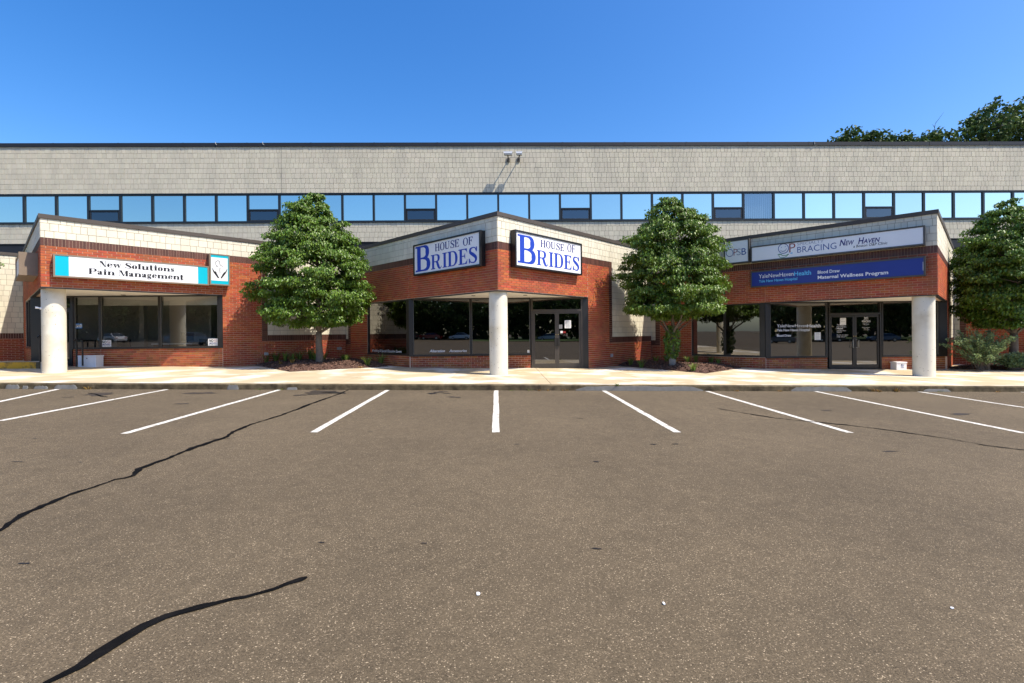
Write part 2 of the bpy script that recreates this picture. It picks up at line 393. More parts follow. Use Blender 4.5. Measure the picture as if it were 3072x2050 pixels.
def blot(u, v, rx, ry, mat, n=18):
    c = on_lot(u, v); mb = MB(); ph = U(0, 9); P = [(c.x, c.y, lot_z(c.x) + .0035)]
    for i in range(n):
        t = 2 * math.pi * i / n; r = 1 + .28 * math.sin(2 * t + ph) + .2 * math.sin(5 * t + 2 * ph) + U(-.15, .15)
        x = c.x + rx * r * math.cos(t); P.append((x, c.y + ry * r * math.sin(t), lot_z(x) + .0035))
    mb.add(P, [(0, 1 + i, 1 + (i + 1) % n) for i in range(n)]); mb.build('oil_stain', mat, lot)
for u, v, a, b, m in ((960, 1178, .42, .32, 'oil'), (1005, 1179, .25, .2, 'oil_dark'), (905, 1186, .2, .1, 'oil'), (300, 1183, .35, .25, 'oil'), (600, 1180, .3, .2, 'oil'), (1320, 1177, .16, .16, 'oil'), (1296, 1181, .13, .10, 'oil_dark'), (1340, 1181, .09, .06, 'oil_dark'), (1362, 1192, .14, .10, 'oil'), (206, 1192, .1, .06, 'oil'), (545, 1212, .12, .08, 'oil'), (2480, 1232, .10, .05, 'oil'), (2880, 1243, .2, .1, 'oil'), (1960, 1334, .05, .02, 'oil_dark'), (2027, 1333, .045, .02, 'oil_dark'), (1740, 1256, .05, .02, 'oil_dark'), (1550, 1334, .03, .012, 'oil_dark'), (1790, 1386, .04, .018, 'oil_dark'), (2670, 1355, .10, .025, 'oil'), (72, 1692, .03, .012, 'oil_dark'), (965, 1629, .018, .01, 'oil_dark'), (1272, 1631, .02, .012, 'oil'), (1790, 1647, .035, .01, 'oil_dark'), (1110, 1296, .03, .015, 'oil_dark'), (240, 1387, .02, .01, 'oil_dark'), (105, 1316, .03, .012, 'oil_dark'), (52, 1386, .06, .012, 'oil_dark')):
    blot(u, v, a, b, m)
# scraps of white litter on the asphalt
for (u, v, s_, lb) in ((1434, 1785, .013, 'small torn white paper scrap on the asphalt, left of the other two'), (1992, 1814, .008, 'tiny white scrap on the asphalt below the middle bays'), (2856, 1827, .008, 'tiny white scrap on the asphalt near the right edge of the lot')):
    c = on_lot(u, v); mb = MB(); z = lot_z(c.x)
    P = [(c.x + s_ * math.cos(t) * U(.6, 1.2), c.y + s_ * 1.3 * math.sin(t) * U(.6, 1.2), z + .005 + U(0, .008)) for t in (0, 1.1, 2.2, 3.3, 4.3, 5.3)]
    Q = [(p[0], p[1], p[2] - .003) for p in P]
    mb.add(P + Q, [(0, 1, 2, 3, 4, 5), (11, 10, 9, 8, 7, 6)] + [(i, 6 + i, 6 + (i + 1) % 6, (i + 1) % 6) for i in range(6)])
    tag(mb.build('paper_scrap', 'paper'), lb, 'litter')

# kerb stones
def sheet(mb, x0, x1, y0, y1, zf, h, t=.1):
    P = []
    for z in (h - t, h):
        for x, y in ((x0, y0), (x1, y0), (x1, y1), (x0, y1)): P.append((x, y, zf(x) + z))
    mb.hexa(P)
kerb = MB(); sheet(kerb, -38, 38, KY + .03, KY + .17, walk_z, -.012, .3); kerb = kerb.build('kerb', 'concrete_joint', kind='structure')
x = -36.
while x < 36:
    l = U(2.6, 3.1); mb = MB(); o_ = U(-.006, .006)
    n = 6
    rows = []
    for yy, zz in ((KY + .16, -.002), (KY + .035, 0), (KY + .004, -.022), (KY - .004 + o_, -.2)):
        rows.append([(x + .006 + (l - .012) * i / n, yy + (U(-.006, .006) if zz < 0 else 0), walk_z(x + l * i / n) + zz + .0) for i in range(n + 1)])
    P = [p for r in rows for p in r]
    mb.add(P, [(a * (n + 1) + i, (a + 1) * (n + 1) + i, (a + 1) * (n + 1) + i + 1, a * (n + 1) + i + 1) for a in range(3) for i in range(n)])
    mb.build('kerb_stone', 'kerb', kerb); x += l
def patch(u0, u1, v0, v1):
    mb = MB(); a = on_lot(u0, v1); b = on_lot(u1, v1); n = 12; z0 = lot_z(a.x)
    T = [];B = []
    for i in range(n + 1):
        x = a.x + (b.x - a.x) * i / n; f = min(1, i / 1.5 + .2, (n - i) / 1.5 + .2)
        d = (v1 - v0) / 15.; T.append((x, KY - .012, lot_z(x) + .002 + .125 * min(1, d) * f * U(.8, 1.0))); B.append((x, KY - .016 - .012 * f, lot_z(x) + .002))
    m_ = len(T); C = [(t[0], KY + .02, t[2] + .004) for t in T]
    mb.add(T + B + C, [(i + 1, i, m_ + i, m_ + i + 1) for i in range(n)] + [(i, i + 1, 2 * m_ + i + 1, 2 * m_ + i) for i in range(n)]); mb.build('cement_patch', 'cement_patch', kerb)
for p in ((55, 96, 1150, 1163), (106, 122, 1153, 1163), (140, 182, 1153, 1163), (192, 262, 1150, 1164), (712, 746, 1148, 1163), (905, 935, 1150, 1158), (1722, 2090, 1150, 1168), (2352, 2525, 1155, 1170), (2752, 2830, 1164, 1173)): patch(*p)
# sidewalk slabs
walk = MB(); sheet(walk, -38, 38, KY + .17, 23, walk_z, -.02, .2); walk = walk.build('sidewalk', 'concrete_joint', kind='structure')
gx = [X0 - S / 2 + 2.8275 * i for i in range(-11, 16)]
gy = [KY + .165, 14.3, 16.4, 18.6, 22.6]
for i in range(len(gx) - 1):
    for j in range(4):
        mb = MB(); sheet(mb, gx[i] + .007, gx[i + 1] - .007, gy[j] + .007, gy[j + 1] - .007, walk_z, U(-.001, .001), .08); mb.build('concrete_slab', 'concrete', walk)

# ------------------------------------------------------------------ storefront units
def window(parent, f, a0, a1, z0, z1, o=-.06, bar=.045, depth=.10, gm='shop_glass', fm='bronze', name='window', edge=False, mids=()):
    mb = MB()
    f.box(mb, a0, a1, z0, z0 + bar, o - depth / 2, o + depth / 2); f.box(mb, a0, a1, z1 - bar, z1, o - depth / 2, o + depth / 2)
    f.box(mb, a0, a0 + bar, z0 + bar, z1 - bar, o - depth / 2, o + depth / 2); f.box(mb, a1 - bar, a1, z0 + bar, z1 - bar, o - depth / 2, o + depth / 2)
    w_ = mb.build(name, fm, parent)
    g = quad(MB(), f, a0 + bar - .004, a1 - bar + .004, z0 + bar - .004, z1 - bar + .004, o).build('pane', gm, w_)
    if edge:
        e = MB(); f.box(e, a0 + bar, a0 + bar + .008, z0 + bar, z1 - bar, o + .004, o + depth / 2 - .01); f.box(e, a1 - bar - .008, a1 - bar, z0 + bar, z1 - bar, o + .004, o + depth / 2 - .01)
        f.box(e, a0 + bar + .008, a1 - bar - .008, z1 - bar - .008, z1 - bar, o + .004, o + depth / 2 - .01)
        e.build('glazing_bead', 'alu_edge', w_)
    return w_
def poly_slab(pts, z0, z1):
    mb = MB(); n = len(pts); P = [(p[0], p[1], z0) for p in pts] + [(p[0], p[1], z1) for p in pts]
    mb.add(P, [tuple(range(n))[::-1], tuple(range(n, 2 * n))] + [(i, (i + 1) % n, n + (i + 1) % n, n + i) for i in range(n)]); return mb
UN = {}
def unit(key, label, cx, le, re, s, c, pb, Yr, sill, sw, sb, rear=False, limit=300, front=True, group=None):
    T = thing('storefront_unit', label, 'building', (cx, Y0, walk_z(cx)), 'brick storefront units with pointed corners')
    FR = Face((cx, Y0), re, (1, -1)); FL = Face((cx, Y0), le, (-1, -1))
    soR = (Yr - Y0) / FR.t.y; soL = (Yr - Y0) / FL.t.y
    UN[key] = dict(T=T, FR=FR, FL=FL, s=s, c=c)
    zc = ZT - .13; zb = -.75; ST = .22; SH = .24
    # backing
    mb = MB(); B = lambda f, a0, a1, z0, z1: f.box(mb, a0, a1, z0, z1, -.25, -.008)
    B(FR, .008, soR, s, c); B(FR, soR, FR.L - .0, zb, pb); B(FR, soR, sb + ST, pb, c)
    B(FL, .25, soL, s, c); B(FL, soL, sw, s + .0, c); B(FL, soL, sw, zb, sill); B(FL, sw, FL.L, zb, pb); B(FL, sw, FL.L - .22, pb, c)
    mb.build('wall', 'mortar', T)
    mb = MB()
    B(FR, .008, FR.L, c, zc); B(FR, sb + ST, FR.L, pb, c); B(FL, .25, FL.L, c, zc); B(FL, FL.L - .22, FL.L, pb, c)
    mb.build('upper_wall', 'cream_joint', T)
    br = []; bl = []; sd = []
    ref = c - SH
    soldier(sd, FR, .006, sb, ref, c); soldier(sd, FL, .006, FL.L - .44, ref, c)
    running(br, FR, .002, soR, s, ref, ref, odd=1); running(br, FR, soR, sb, zb, ref, ref, odd=1); running(br, FR, sb, FR.L, zb, pb - SH, ref, odd=1)
    stack(sd, FR, sb, sb + ST, pb - SH, c); soldier(sd, FR, sb + ST, FR.L, pb - SH, pb)
    running(br, FL, .006, soL, s, ref, ref); running(br, FL, soL, sw, s, ref, ref); running(br, FL, soL, sw, zb, sill, ref, 'brick_base'); running(br, FL, sw, FL.L - .44, zb, ref, ref); running(br, FL, FL.L - .44, FL.L, zb, pb - SH, ref)
    stack(sd, FL, FL.L - .44, FL.L - .22, pb - SH, c); soldier(sd, FL, FL.L - .22, FL.L, pb - SH, pb)
    for f in (FR, FL): blocks(bl, f, .004, f.L, c, zc, zc + .1, 'cream', .24, (.15, .31))
    blocks(bl, FR, sb + ST, FR.L, pb, c, zc + .1, 'cream', .24, (.2, .31)); blocks(bl, FL, FL.L - .22, FL.L, pb, c, zc + .1, 'cream', .24, (.2, .31))
    FS = Face(FL.pt(soL, 0)[:2], FR.pt(soR, 0)[:2], (0, -1)); UN[key]['FS'] = FS; UN[key].update(soR=soR, soL=soL, sill=sill, br=br, bl=bl, sd=sd)
    # coping
    mb = MB(); FR.box(mb, -.04, FR.L, zc, ZT, -.27, .04); FL.box(mb, .27, FL.L, zc, ZT, -.27, .04); mb.build('coping', 'coping', T)
    # soffit + shadow-gap trim
    q = [FR.pt(.15, 0, -.15), FR.pt(soR + .1, 0, -.15), FR.pt(soR + .1, 0, -.6), FL.pt(soL + .1, 0, -.6), FL.pt(soL + .1, 0, -.15)]
    poly_slab([(p.x, p.y) for p in q], s + .015, s + .05).build('soffit', 'soffit', T)
    mb = MB(); FR.box(mb, .02, soR, s - .028, s - .001, -.12, .002); FL.box(mb, .13, soL, s - .028, s - .001, -.12, .002); mb.build('drip_edge', 'black_frame', T)
    # roof, room
    poly_slab([FR.pt(.2, 0, -.2)[:2], FR.pt(FR.L, 0, -.05)[:2], FL.pt(FL.L, 0, -.05)[:2]], ZT - .45, ZT - .3).build('roof', 'membrane', T)
    rp = [FS.pt(.02, 0, -.1)[:2], FS.pt(FS.L - .02, 0, -.1)[:2], FR.pt(FR.L - .2, 0, -.25)[:2], FL.pt(FL.L - .2, 0, -.25)[:2]]
    if rear: rp = [FS.pt(.02, 0, -.1)[:2], FS.pt(FS.L - .02, 0, -.1)[:2], FR.pt(soR + .3, 0, -.3)[:2], FR.pt(FR.L - .5, 0, -.3)[:2], FL.pt(FL.L - .5, 0, -.3)[:2]]
    poly_slab(rp, walk_z(cx) - .06, walk_z(cx) + .03).build('floor', 'room_floor', T)
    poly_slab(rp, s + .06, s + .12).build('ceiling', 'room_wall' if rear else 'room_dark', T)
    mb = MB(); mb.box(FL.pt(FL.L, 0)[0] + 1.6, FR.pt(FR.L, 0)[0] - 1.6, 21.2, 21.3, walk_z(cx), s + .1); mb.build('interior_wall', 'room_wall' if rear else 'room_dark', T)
    # column with air holes
    if front:
        cc = Vector((cx + (-.19 if key == 'L' else 0), Y0 + (.63 if key == 'L' else .52))); mb = MB(); n = 48; r = .30; zz = [walk_z(cx) - .1, s + .012]
        for z in zz:
            for i in range(n): mb.v.append((cc.x + r * math.cos(2 * math.pi * i / n), cc.y + r * math.sin(2 * math.pi * i / n), z))
        mb.f = [(i, (i + 1) % n, n + (i + 1) % n, n + i) for i in range(n)]; mb.mi = [0] * n
        co = mb.build('column', 'column', T, smooth=True)
        mb = MB()
        for _ in range(46):
            th = U(math.pi * 1.05, math.pi * 1.95); z = U(walk_z(cx) + .1, s - .1); rr = U(.004, .011); e = Vector((math.cos(th), math.sin(th), 0)); t_ = Vector((-e.y, e.x, 0)); b = Vector((cc.x, cc.y, z)) + e * (r + .001)
            mb.add([tuple(b + t_ * rr * math.cos(a) + Vector((0, 0, rr * math.sin(a) * U(.6, 1.4)))) for a in [i * math.pi / 3 for i in range(6)]], [(0, 1, 2, 3, 4, 5)])
        mb.build('air_hole', 'pit', co, 'stuff')
    return UN[key]
def finish(key, limit=300):
    d = UN[key]
    place_pieces(d['br'], d['T'], 'brick', 'brickwork', limit); place_pieces(d['sd'], d['T'], 'soldier_brick', 'soldier_brickwork', limit); place_pieces(d['bl'], d['T'], 'block', 'blockwork', limit)
def store(key, segs, doorlabel=None, gm='shop_glass', u2a=None, sillh=None):
    """segs on the frontal storefront: (kind, u0, u1) in photo columns"""
    d = UN[key]; T = d['T']; f = d['FS']; s = d['s']; sill = d['sill']; zb = -.75; hd = s + .01
    ua = lambda u: f.px(u, 950)[0]
    mb = MB(); br = []
    for kind, u0, u1 in segs:
        a0 = 0. if u0 is None else ua(u0); a1 = f.L if u1 is None else ua(u1)
        if kind == 'win':
            window(T, f, a0, a1, sill, hd, gm=gm, edge=True)
            m3 = MB(); f.box(m3, a0, a1, zb, sill - .03, -.25, -.058); m3.build('base_wall', 'mortar', T); running(br, f, a0, a1, zb, sill - .03, sill - .03, 'brick_base', o0=-.07, o1=-.046)
            m2 = MB(); f.box(m2, a0, a1, sill - .03, sill, -.2, .0); m2.build('window_sill', 'bronze', T)
        elif kind == 'post':
            m2 = MB(); f.box(m2, a0, a1, sill - .03, hd, -.2, .004); m2.build('post', 'bronze', T)
            m3 = MB(); f.box(m3, a0, a1, zb, sill - .03, -.25, -.058); m3.build('base_wall', 'mortar', T); running(br, f, a0, a1, zb, sill - .03, sill - .03, 'brick_base', o0=-.07, o1=-.046)
        elif kind == 'panel':
            m2 = MB(); f.box(m2, a0, a1, zb, hd, -.2, .004); m2.build('jamb_panel', 'bronze', T)
        elif kind == 'door':
            fl = walk_z(f.pt((a0 + a1) / 2, 0).x) + .012; top = fl + 2.2 * (s - fl) / 2.72
            D = MB(); f.box(D, a0, a0 + .06, fl, hd, -.13, -.01); f.box(D, a1 - .06, a1, fl, hd, -.13, -.01); f.box(D, a0 + .06, a1 - .06, top, top + .07, -.13, -.01); f.box(D, a0 + .06, a1 - .06, hd - .05, hd, -.13, -.01)
            f.box(D, a0 - .01, a1 + .01, fl - .1, fl + .0, -.2, .02)
            fr = D.build('door_frame', 'door_bronze' if key == 'C' else 'bronze', T)
            quad(MB(), f, a0 + .058, a1 - .058, top + .068, hd - .048, -.07).build('transom_pane', 'dark_glass', fr)
            mid = (a0 + a1) / 2
            for sd_, (x0, x1) in enumerate(((a0 + .065, mid - .004), (mid + .004, a1 - .065))):
                L_ = MB(); o0, o1 = -.095, -.045; z0 = fl + .012; z1 = top - .006; w_ = .075
                f.box(L_, x0, x0 + w_, z0, z1, o0, o1); f.box(L_, x1 - w_, x1, z0, z1, o0, o1); f.box(L_, x0 + w_, x1 - w_, z0, z0 + .16, o0, o1); f.box(L_, x0 + w_, x1 - w_, z1 - .09, z1, o0, o1)
                lf = L_.build('door', 'door_bronze' if key == 'C' else 'bronze', T)
                quad(MB(), f, x0 + w_ - .003, x1 - w_ + .003, z0 + .157, z1 - .087, -.07).build('glass', 'dark_glass', lf)
                pass
                hx = (x1 - .04) if sd_ == 0 else (x0 + .04); h = MB(); hz = fl + 1.0
                if key == 'C':
                    f.box(h, hx - .055, hx + .055, hz - .16, hz + .16, -.045, -.005)
                else:
                    dx = -.07 if sd_ == 0 else .07
                    h.tube([f.pt(hx, hz - .15, -.045), f.pt(hx + dx, hz - .15, .02), f.pt(hx + dx, hz + .15, .02), f.pt(hx, hz + .15, -.045)], .013, 8)
                h.build('handle', 'bronze' if key == 'C' else 'steel', lf)
                l2 = MB(); l2.tube([f.pt(hx, hz + .30, -.045), f.pt(hx, hz + .30, -.03)], .018, 10); l2.build('lock', 'brass', lf)
    d['br'].extend(br)
def zpx(f, u, v, o=0.): return f.px(u, v, o)[1]
def apx(f, u, v=950, o=0.): return f.px(u, v, o)[0]
xl, xc, xr = X0 - S, X0, X0 + S; VY = Y0 + S / 2
FRt = Face((xl, Y0), (xl + S / 2, VY), (1, -1)); YrL = FRt.pt(apx(FRt, 667, 885), 0).y
FRt = Face((xc, Y0), (xc + S / 2, VY), (1, -1)); YrC = FRt.pt(apx(FRt, 1764, 893), 0).y; sbC = apx(FRt, 1828, 980)
FLt = Face((xr, Y0), (xr - S / 2, VY), (-1, -1)); YrR = FLt.pt(apx(FLt, 2296, 950), 0).y
flat = lambda Y: Face((-30, Y), (30, Y), (0, -1))
silL = zpx(flat(YrL), 560, 1043); silC = zpx(flat(YrC), 1330, 1067); silR = zpx(flat(YrR), 2400, 1072)
FRl = Face((xl, Y0), (xl + S / 2, VY), (1, -1)); FLc = Face((xc, Y0), (xc - S / 2, VY), (-1, -1)); FLr = Face((xr, Y0), (xr - S / 2, VY), (-1, -1))
print('Yr', YrL, YrC, YrR, 'sill', silL, silC, silR, 'sb', sbC, apx(FRl, 786, 1000), 'sw', apx(FLc, 1101), apx(FLr, 2074))
pbL = zpx(FRl, 850, 1005.4); pbC = zpx(FRt, 1840, 1011.); print('pb', pbL, pbC)
unit('L', 'brick storefront unit with the teal and white pain clinic sign, left of the other two', xl, (-21.8, 22.25), (xl + S / 2, VY), 3.072, 4.6115, pbL, YrL, silL, 8.6, apx(FRl, 786, 1000), rear=True)
unit('C', 'brick storefront unit in the middle with two white and blue bridal signs', xc, (xc - S / 2, VY), (xc + S / 2, VY), 2.860, 4.402, pbC, YrC, silC, apx(FLc, 1101), sbC)
unit('R', 'brick storefront unit with the long pale clinic sign and the blue hospital sign', xr, (xr - S / 2, VY), (21.42, 22.25), 2.606, 4.192, pbC - .2, YrR, silR, apx(FLr, 2074), sbC, rear=True)
unit('N', 'cream and brick wall of the next storefront unit at the left edge, half in shade', -28.5, (-35.5, 22.3), (-21.8, 22.26), 3.28, 4.82, pbL + .2, YrC, silL + .2, 8.0, 5.0, front=False)
unit('O', 'brick storefront unit at the right edge behind the right-edge tree and the shrub', 28.5, (21.42, 22.26), (35.5, 22.3), 2.40, 3.98, pbC - .38, YrC, silC - .45, 7.6, sbC, front=False)
store('L', [('panel', None, 128), ('door', 130, 214), ('post', 214, 219), ('win', 219, 298), ('win', 298, 477), ('win', 477, 655), ('post', 655, None)])
store('C', [('post', None, 1236), ('win', 1236, 1412), ('win', 1412, 1592), ('door', 1594, 1748), ('panel', 1748, None)], gm='dark_glass')
store('R', [('post', None, 2309), ('win', 2309, 2484), ('door', 2487, 2645), ('win', 2647, 2819), ('post', 2819, None)], gm='dark_glass')
for kk in 'NO':
    store(kk, [('post', None, None)])
# windows set flush in the left-hand faces
for kk, n in (('L', 2), ('C', 1), ('R', 2), ('O', 2)):
    d = UN[kk]; f = d['FL']; sw = {'L': 8.6, 'C': apx(FLc, 1101), 'R': apx(FLr, 2074), 'O': 7.6}[kk]; a0 = d['soL'] + .02
    m2 = MB(); f.box(m2, a0, a0 + .16, d['sill'], d['s'], -.2, -.004); m2.build('post', 'bronze', d['T'])
    m2 = MB(); f.box(m2, a0, sw, d['sill'] - .0, d['sill'] + .03, -.2, .015); m2.build('window_sill', 'bronze', d['T'])
    st = (sw - a0 - .16) / n
    for i in range(n): window(d['T'], f, a0 + .16 + st * i, a0 + .16 + st * (i + 1), d['sill'] + .03, d['s'] - .01, o=-.07, edge=False, gm='dark_glass' if kk != 'L' else 'shop_glass')
for kk, lim in (('L', 300), ('C', 300), ('R', 300), ('N', 120), ('O', 60)): finish(kk, lim)
# soffit downlights
for kk, spots in (('C', ((1420, 887.5), (1325, 896.6), (1576, 886), (1672, 892), (1697, 894))), ('L', ((370, 885), (560, 882)))):
    d = UN[kk]; z = d['s'] + .012
    for u, v in spots:
        r_ = ray(u, v); kx = (z - 1.5) / r_.z; p = CAM + r_ * kx
        if p.y > d['FS'].p0.y - .25 or p.y < Y0 + .5: p.y = Y0 + 1.6 + .5 * (abs(p.x - UN[kk]['T'].location.x))
        mb = MB(); mb.tube([(p.x, p.y, z - .012), (p.x, p.y, z + .004)], .075, 16); mb.build('downlight', 'sign_grey', d['T'])

# ------------------------------------------------------------------ office building behind
YW = 23.0; WB, WT, RT_ = 6.896, 8.221, 10.643; MOD = 1.4891; MX = -22.4577
FW = Face((-30, YW), (30, YW), (0, -1))
OB = thing('office_building', 'long two-storey grey block office building with a mirrored window band behind the units', 'building', (0, YW, 0))
LED = zpx(FW, 0, 733) ; LEDB = zpx(FW, 0, 752)
zc = RT_ - .17
mb = MB(); mb.box(-30, 30, YW + .008, YW + .3, WT, zc); mb.box(-30, 30, YW + .008, YW + .3, 4.6, WB); mb.build('wall', 'grey_joint', OB)
mb = MB(); mb.box(-30, 30, YW + .3, YW + 9, RT_ - .35, RT_ - .3); mb.build('roof', 'membrane', OB)
mb = MB(); mb.box(-30, 30, YW + 8.8, YW + 9, 0, RT_ - .3); mb.box(-30, -29.8, YW + .3, YW + 8.8, 0, RT_ - .3); mb.box(29.8, 30, YW + .3, YW + 8.8, 0, RT_ - .3); mb.build('rear_wall', 'grey_joint', OB)
mb = MB(); mb.box(-30, 30, YW - .05, YW + .35, zc, RT_); mb.build('coping', 'coping_dark', OB)
x = -30
for x in [q for q in range(-30, 30, 3)]:      # coping seams
    mb = MB(); mb.box(x - .04, x + .04, YW - .056, YW - .04, zc - .004, RT_ + .004); mb.build('coping_joint', 'coping_dark', OB)
bl = []
jn = [FW.px(u, 560)[0] for u in (113, 845, 1888, 2490, 2830)]
blocks(bl, FW, 3, 57, WT + .02, zc, WT + .02 + .2415 * 11, 'grey_block', .2415, (.145, .265), jit=.003, joints=jn)
blocks(bl, FW, 3, 57, LED, WB - .03, WB - .03, 'grey_block', .2415, (.145, .265), jit=.003)
place_pieces(bl, OB, 'block', 'blockwork', 300)
for q_ in jn[1:]:
    mb = MB(); FW.box(mb, q_ - .012, q_ + .012, WT + .05, zc, -.01, .006); mb.build('control_joint', 'grey_joint', OB)
mb = MB(); mb.box(-30, 30, YW - .10, YW + .0, LED - .045, LED - .005); mb.box(-30, 30, YW - .16, YW, LED - .15, LED - .11); mb.box(-30, 30, YW - .03, YW, LED - .11, LED - .045); mb.box(-30, 30, YW - .22, YW, LEDB - .4, LED - .17); mb.build('ledge_flashing', 'coping_dark', OB)
mb = MB(); mb.box(-30, 30, YW - .045, YW + .2, WB - .06, WB - .002); mb.box(-30, 30, YW - .03, YW + .2, WT + .002, WT + .045); mb.build('band_trim', 'black_frame', OB)
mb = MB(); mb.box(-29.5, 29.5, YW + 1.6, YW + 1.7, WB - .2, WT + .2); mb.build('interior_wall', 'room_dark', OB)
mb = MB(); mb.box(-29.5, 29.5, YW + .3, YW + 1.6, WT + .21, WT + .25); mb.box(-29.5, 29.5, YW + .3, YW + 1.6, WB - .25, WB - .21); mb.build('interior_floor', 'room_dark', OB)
for i in range(-5, 35):
    a0 = MX + MOD * i + 30; a1 = a0 + MOD; fm = 'black_frame'; b = .05
    if i % 5 == 2:
        zm = WB + .56
        w_ = window(OB, FW, a0, a1, zm, WT, o=-.05, bar=b, gm='upper_glass', fm=fm)
        mb = MB(); FW.box(mb, a0, a0 + b, WB, zm, -.1, 0); FW.box(mb, a1 - b, a1, WB, zm, -.1, 0); FW.box(mb, a0 + b, a1 - b, WB, WB + .04, -.1, 0); hp = mb.build('hopper_window', fm, OB)
        # sash tipped open a little at the bottom
        tilt = .0; P = lambda a, z: FW.pt(a, z, -.02 + (zm - z) * tilt)
        for (p0, p1, z0, z1, nm, mm, oo) in ((a0 + b + .02, a1 - b - .02, WB + .05, zm - .01, 'sash', 'coping_dark', 0),):
            mb = MB()
            def bar(A0, A1, Z0, Z1): mb.hexa([P(A0, Z0) + Vector((0, .03, 0)), P(A1, Z0) + Vector((0, .03, 0)), P(A1, Z1) + Vector((0, .03, 0)), P(A0, Z1) + Vector((0, .03, 0)), P(A0, Z0), P(A1, Z0), P(A1, Z1), P(A0, Z1)])
            t_ = .05; bar(p0, p1, z0, z0 + t_); bar(p0, p1, z1 - t_, z1); bar(p0, p0 + t_, z0 + t_, z1 - t_); bar(p1 - t_, p1, z0 + t_, z1 - t_)
            mb.build('sash', 'bronze', hp)
            mb = MB(); mb.add([P(p0 + t_, z0 + t_) + Vector((0, .015, 0)), P(p1 - t_, z0 + t_) + Vector((0, .015, 0)), P(p1 - t_, z1 - t_) + Vector((0, .015, 0)), P(p0 + t_, z1 - t_) + Vector((0, .015, 0))], [(0, 1, 2, 3)]); mb.build('pane', 'hopper_glass', hp)
    else:
        g = 'blind_glass' if i == 23 else 'upper_glass'
        w_ = window(OB, FW, a0, a1, WB, WT, o=-.05, bar=b, gm=g, fm=fm)
        if i == 23:
            mb = MB()
            for j in range(15):
                xx = a0 - 30 + .06 + j * .093; mb.hexa([(xx, YW + .16, WB + .03), (xx + .088, YW + .2, WB + .03), (xx + .088, YW + .203, WB + .03), (xx, YW + .163, WB + .03), (xx, YW + .16, WT - .03), (xx + .088, YW + .2, WT - .03), (xx + .088, YW + .203, WT - .03), (xx, YW + .163, WT - .03)])
            mb.build('blind_slats', 'vblind', w_)
# small hooks below the roof edge
for u in (652, 793, 2443):
    a, z = FW.px(u, 438); mb = MB(); mb.tube([FW.pt(a - .05, RT_ + .03, .06), FW.pt(a - .03, z + .05, .08), FW.pt(a + .03, z, .02)], .012, 6); mb.build('hook', 'grey_plastic', OB)

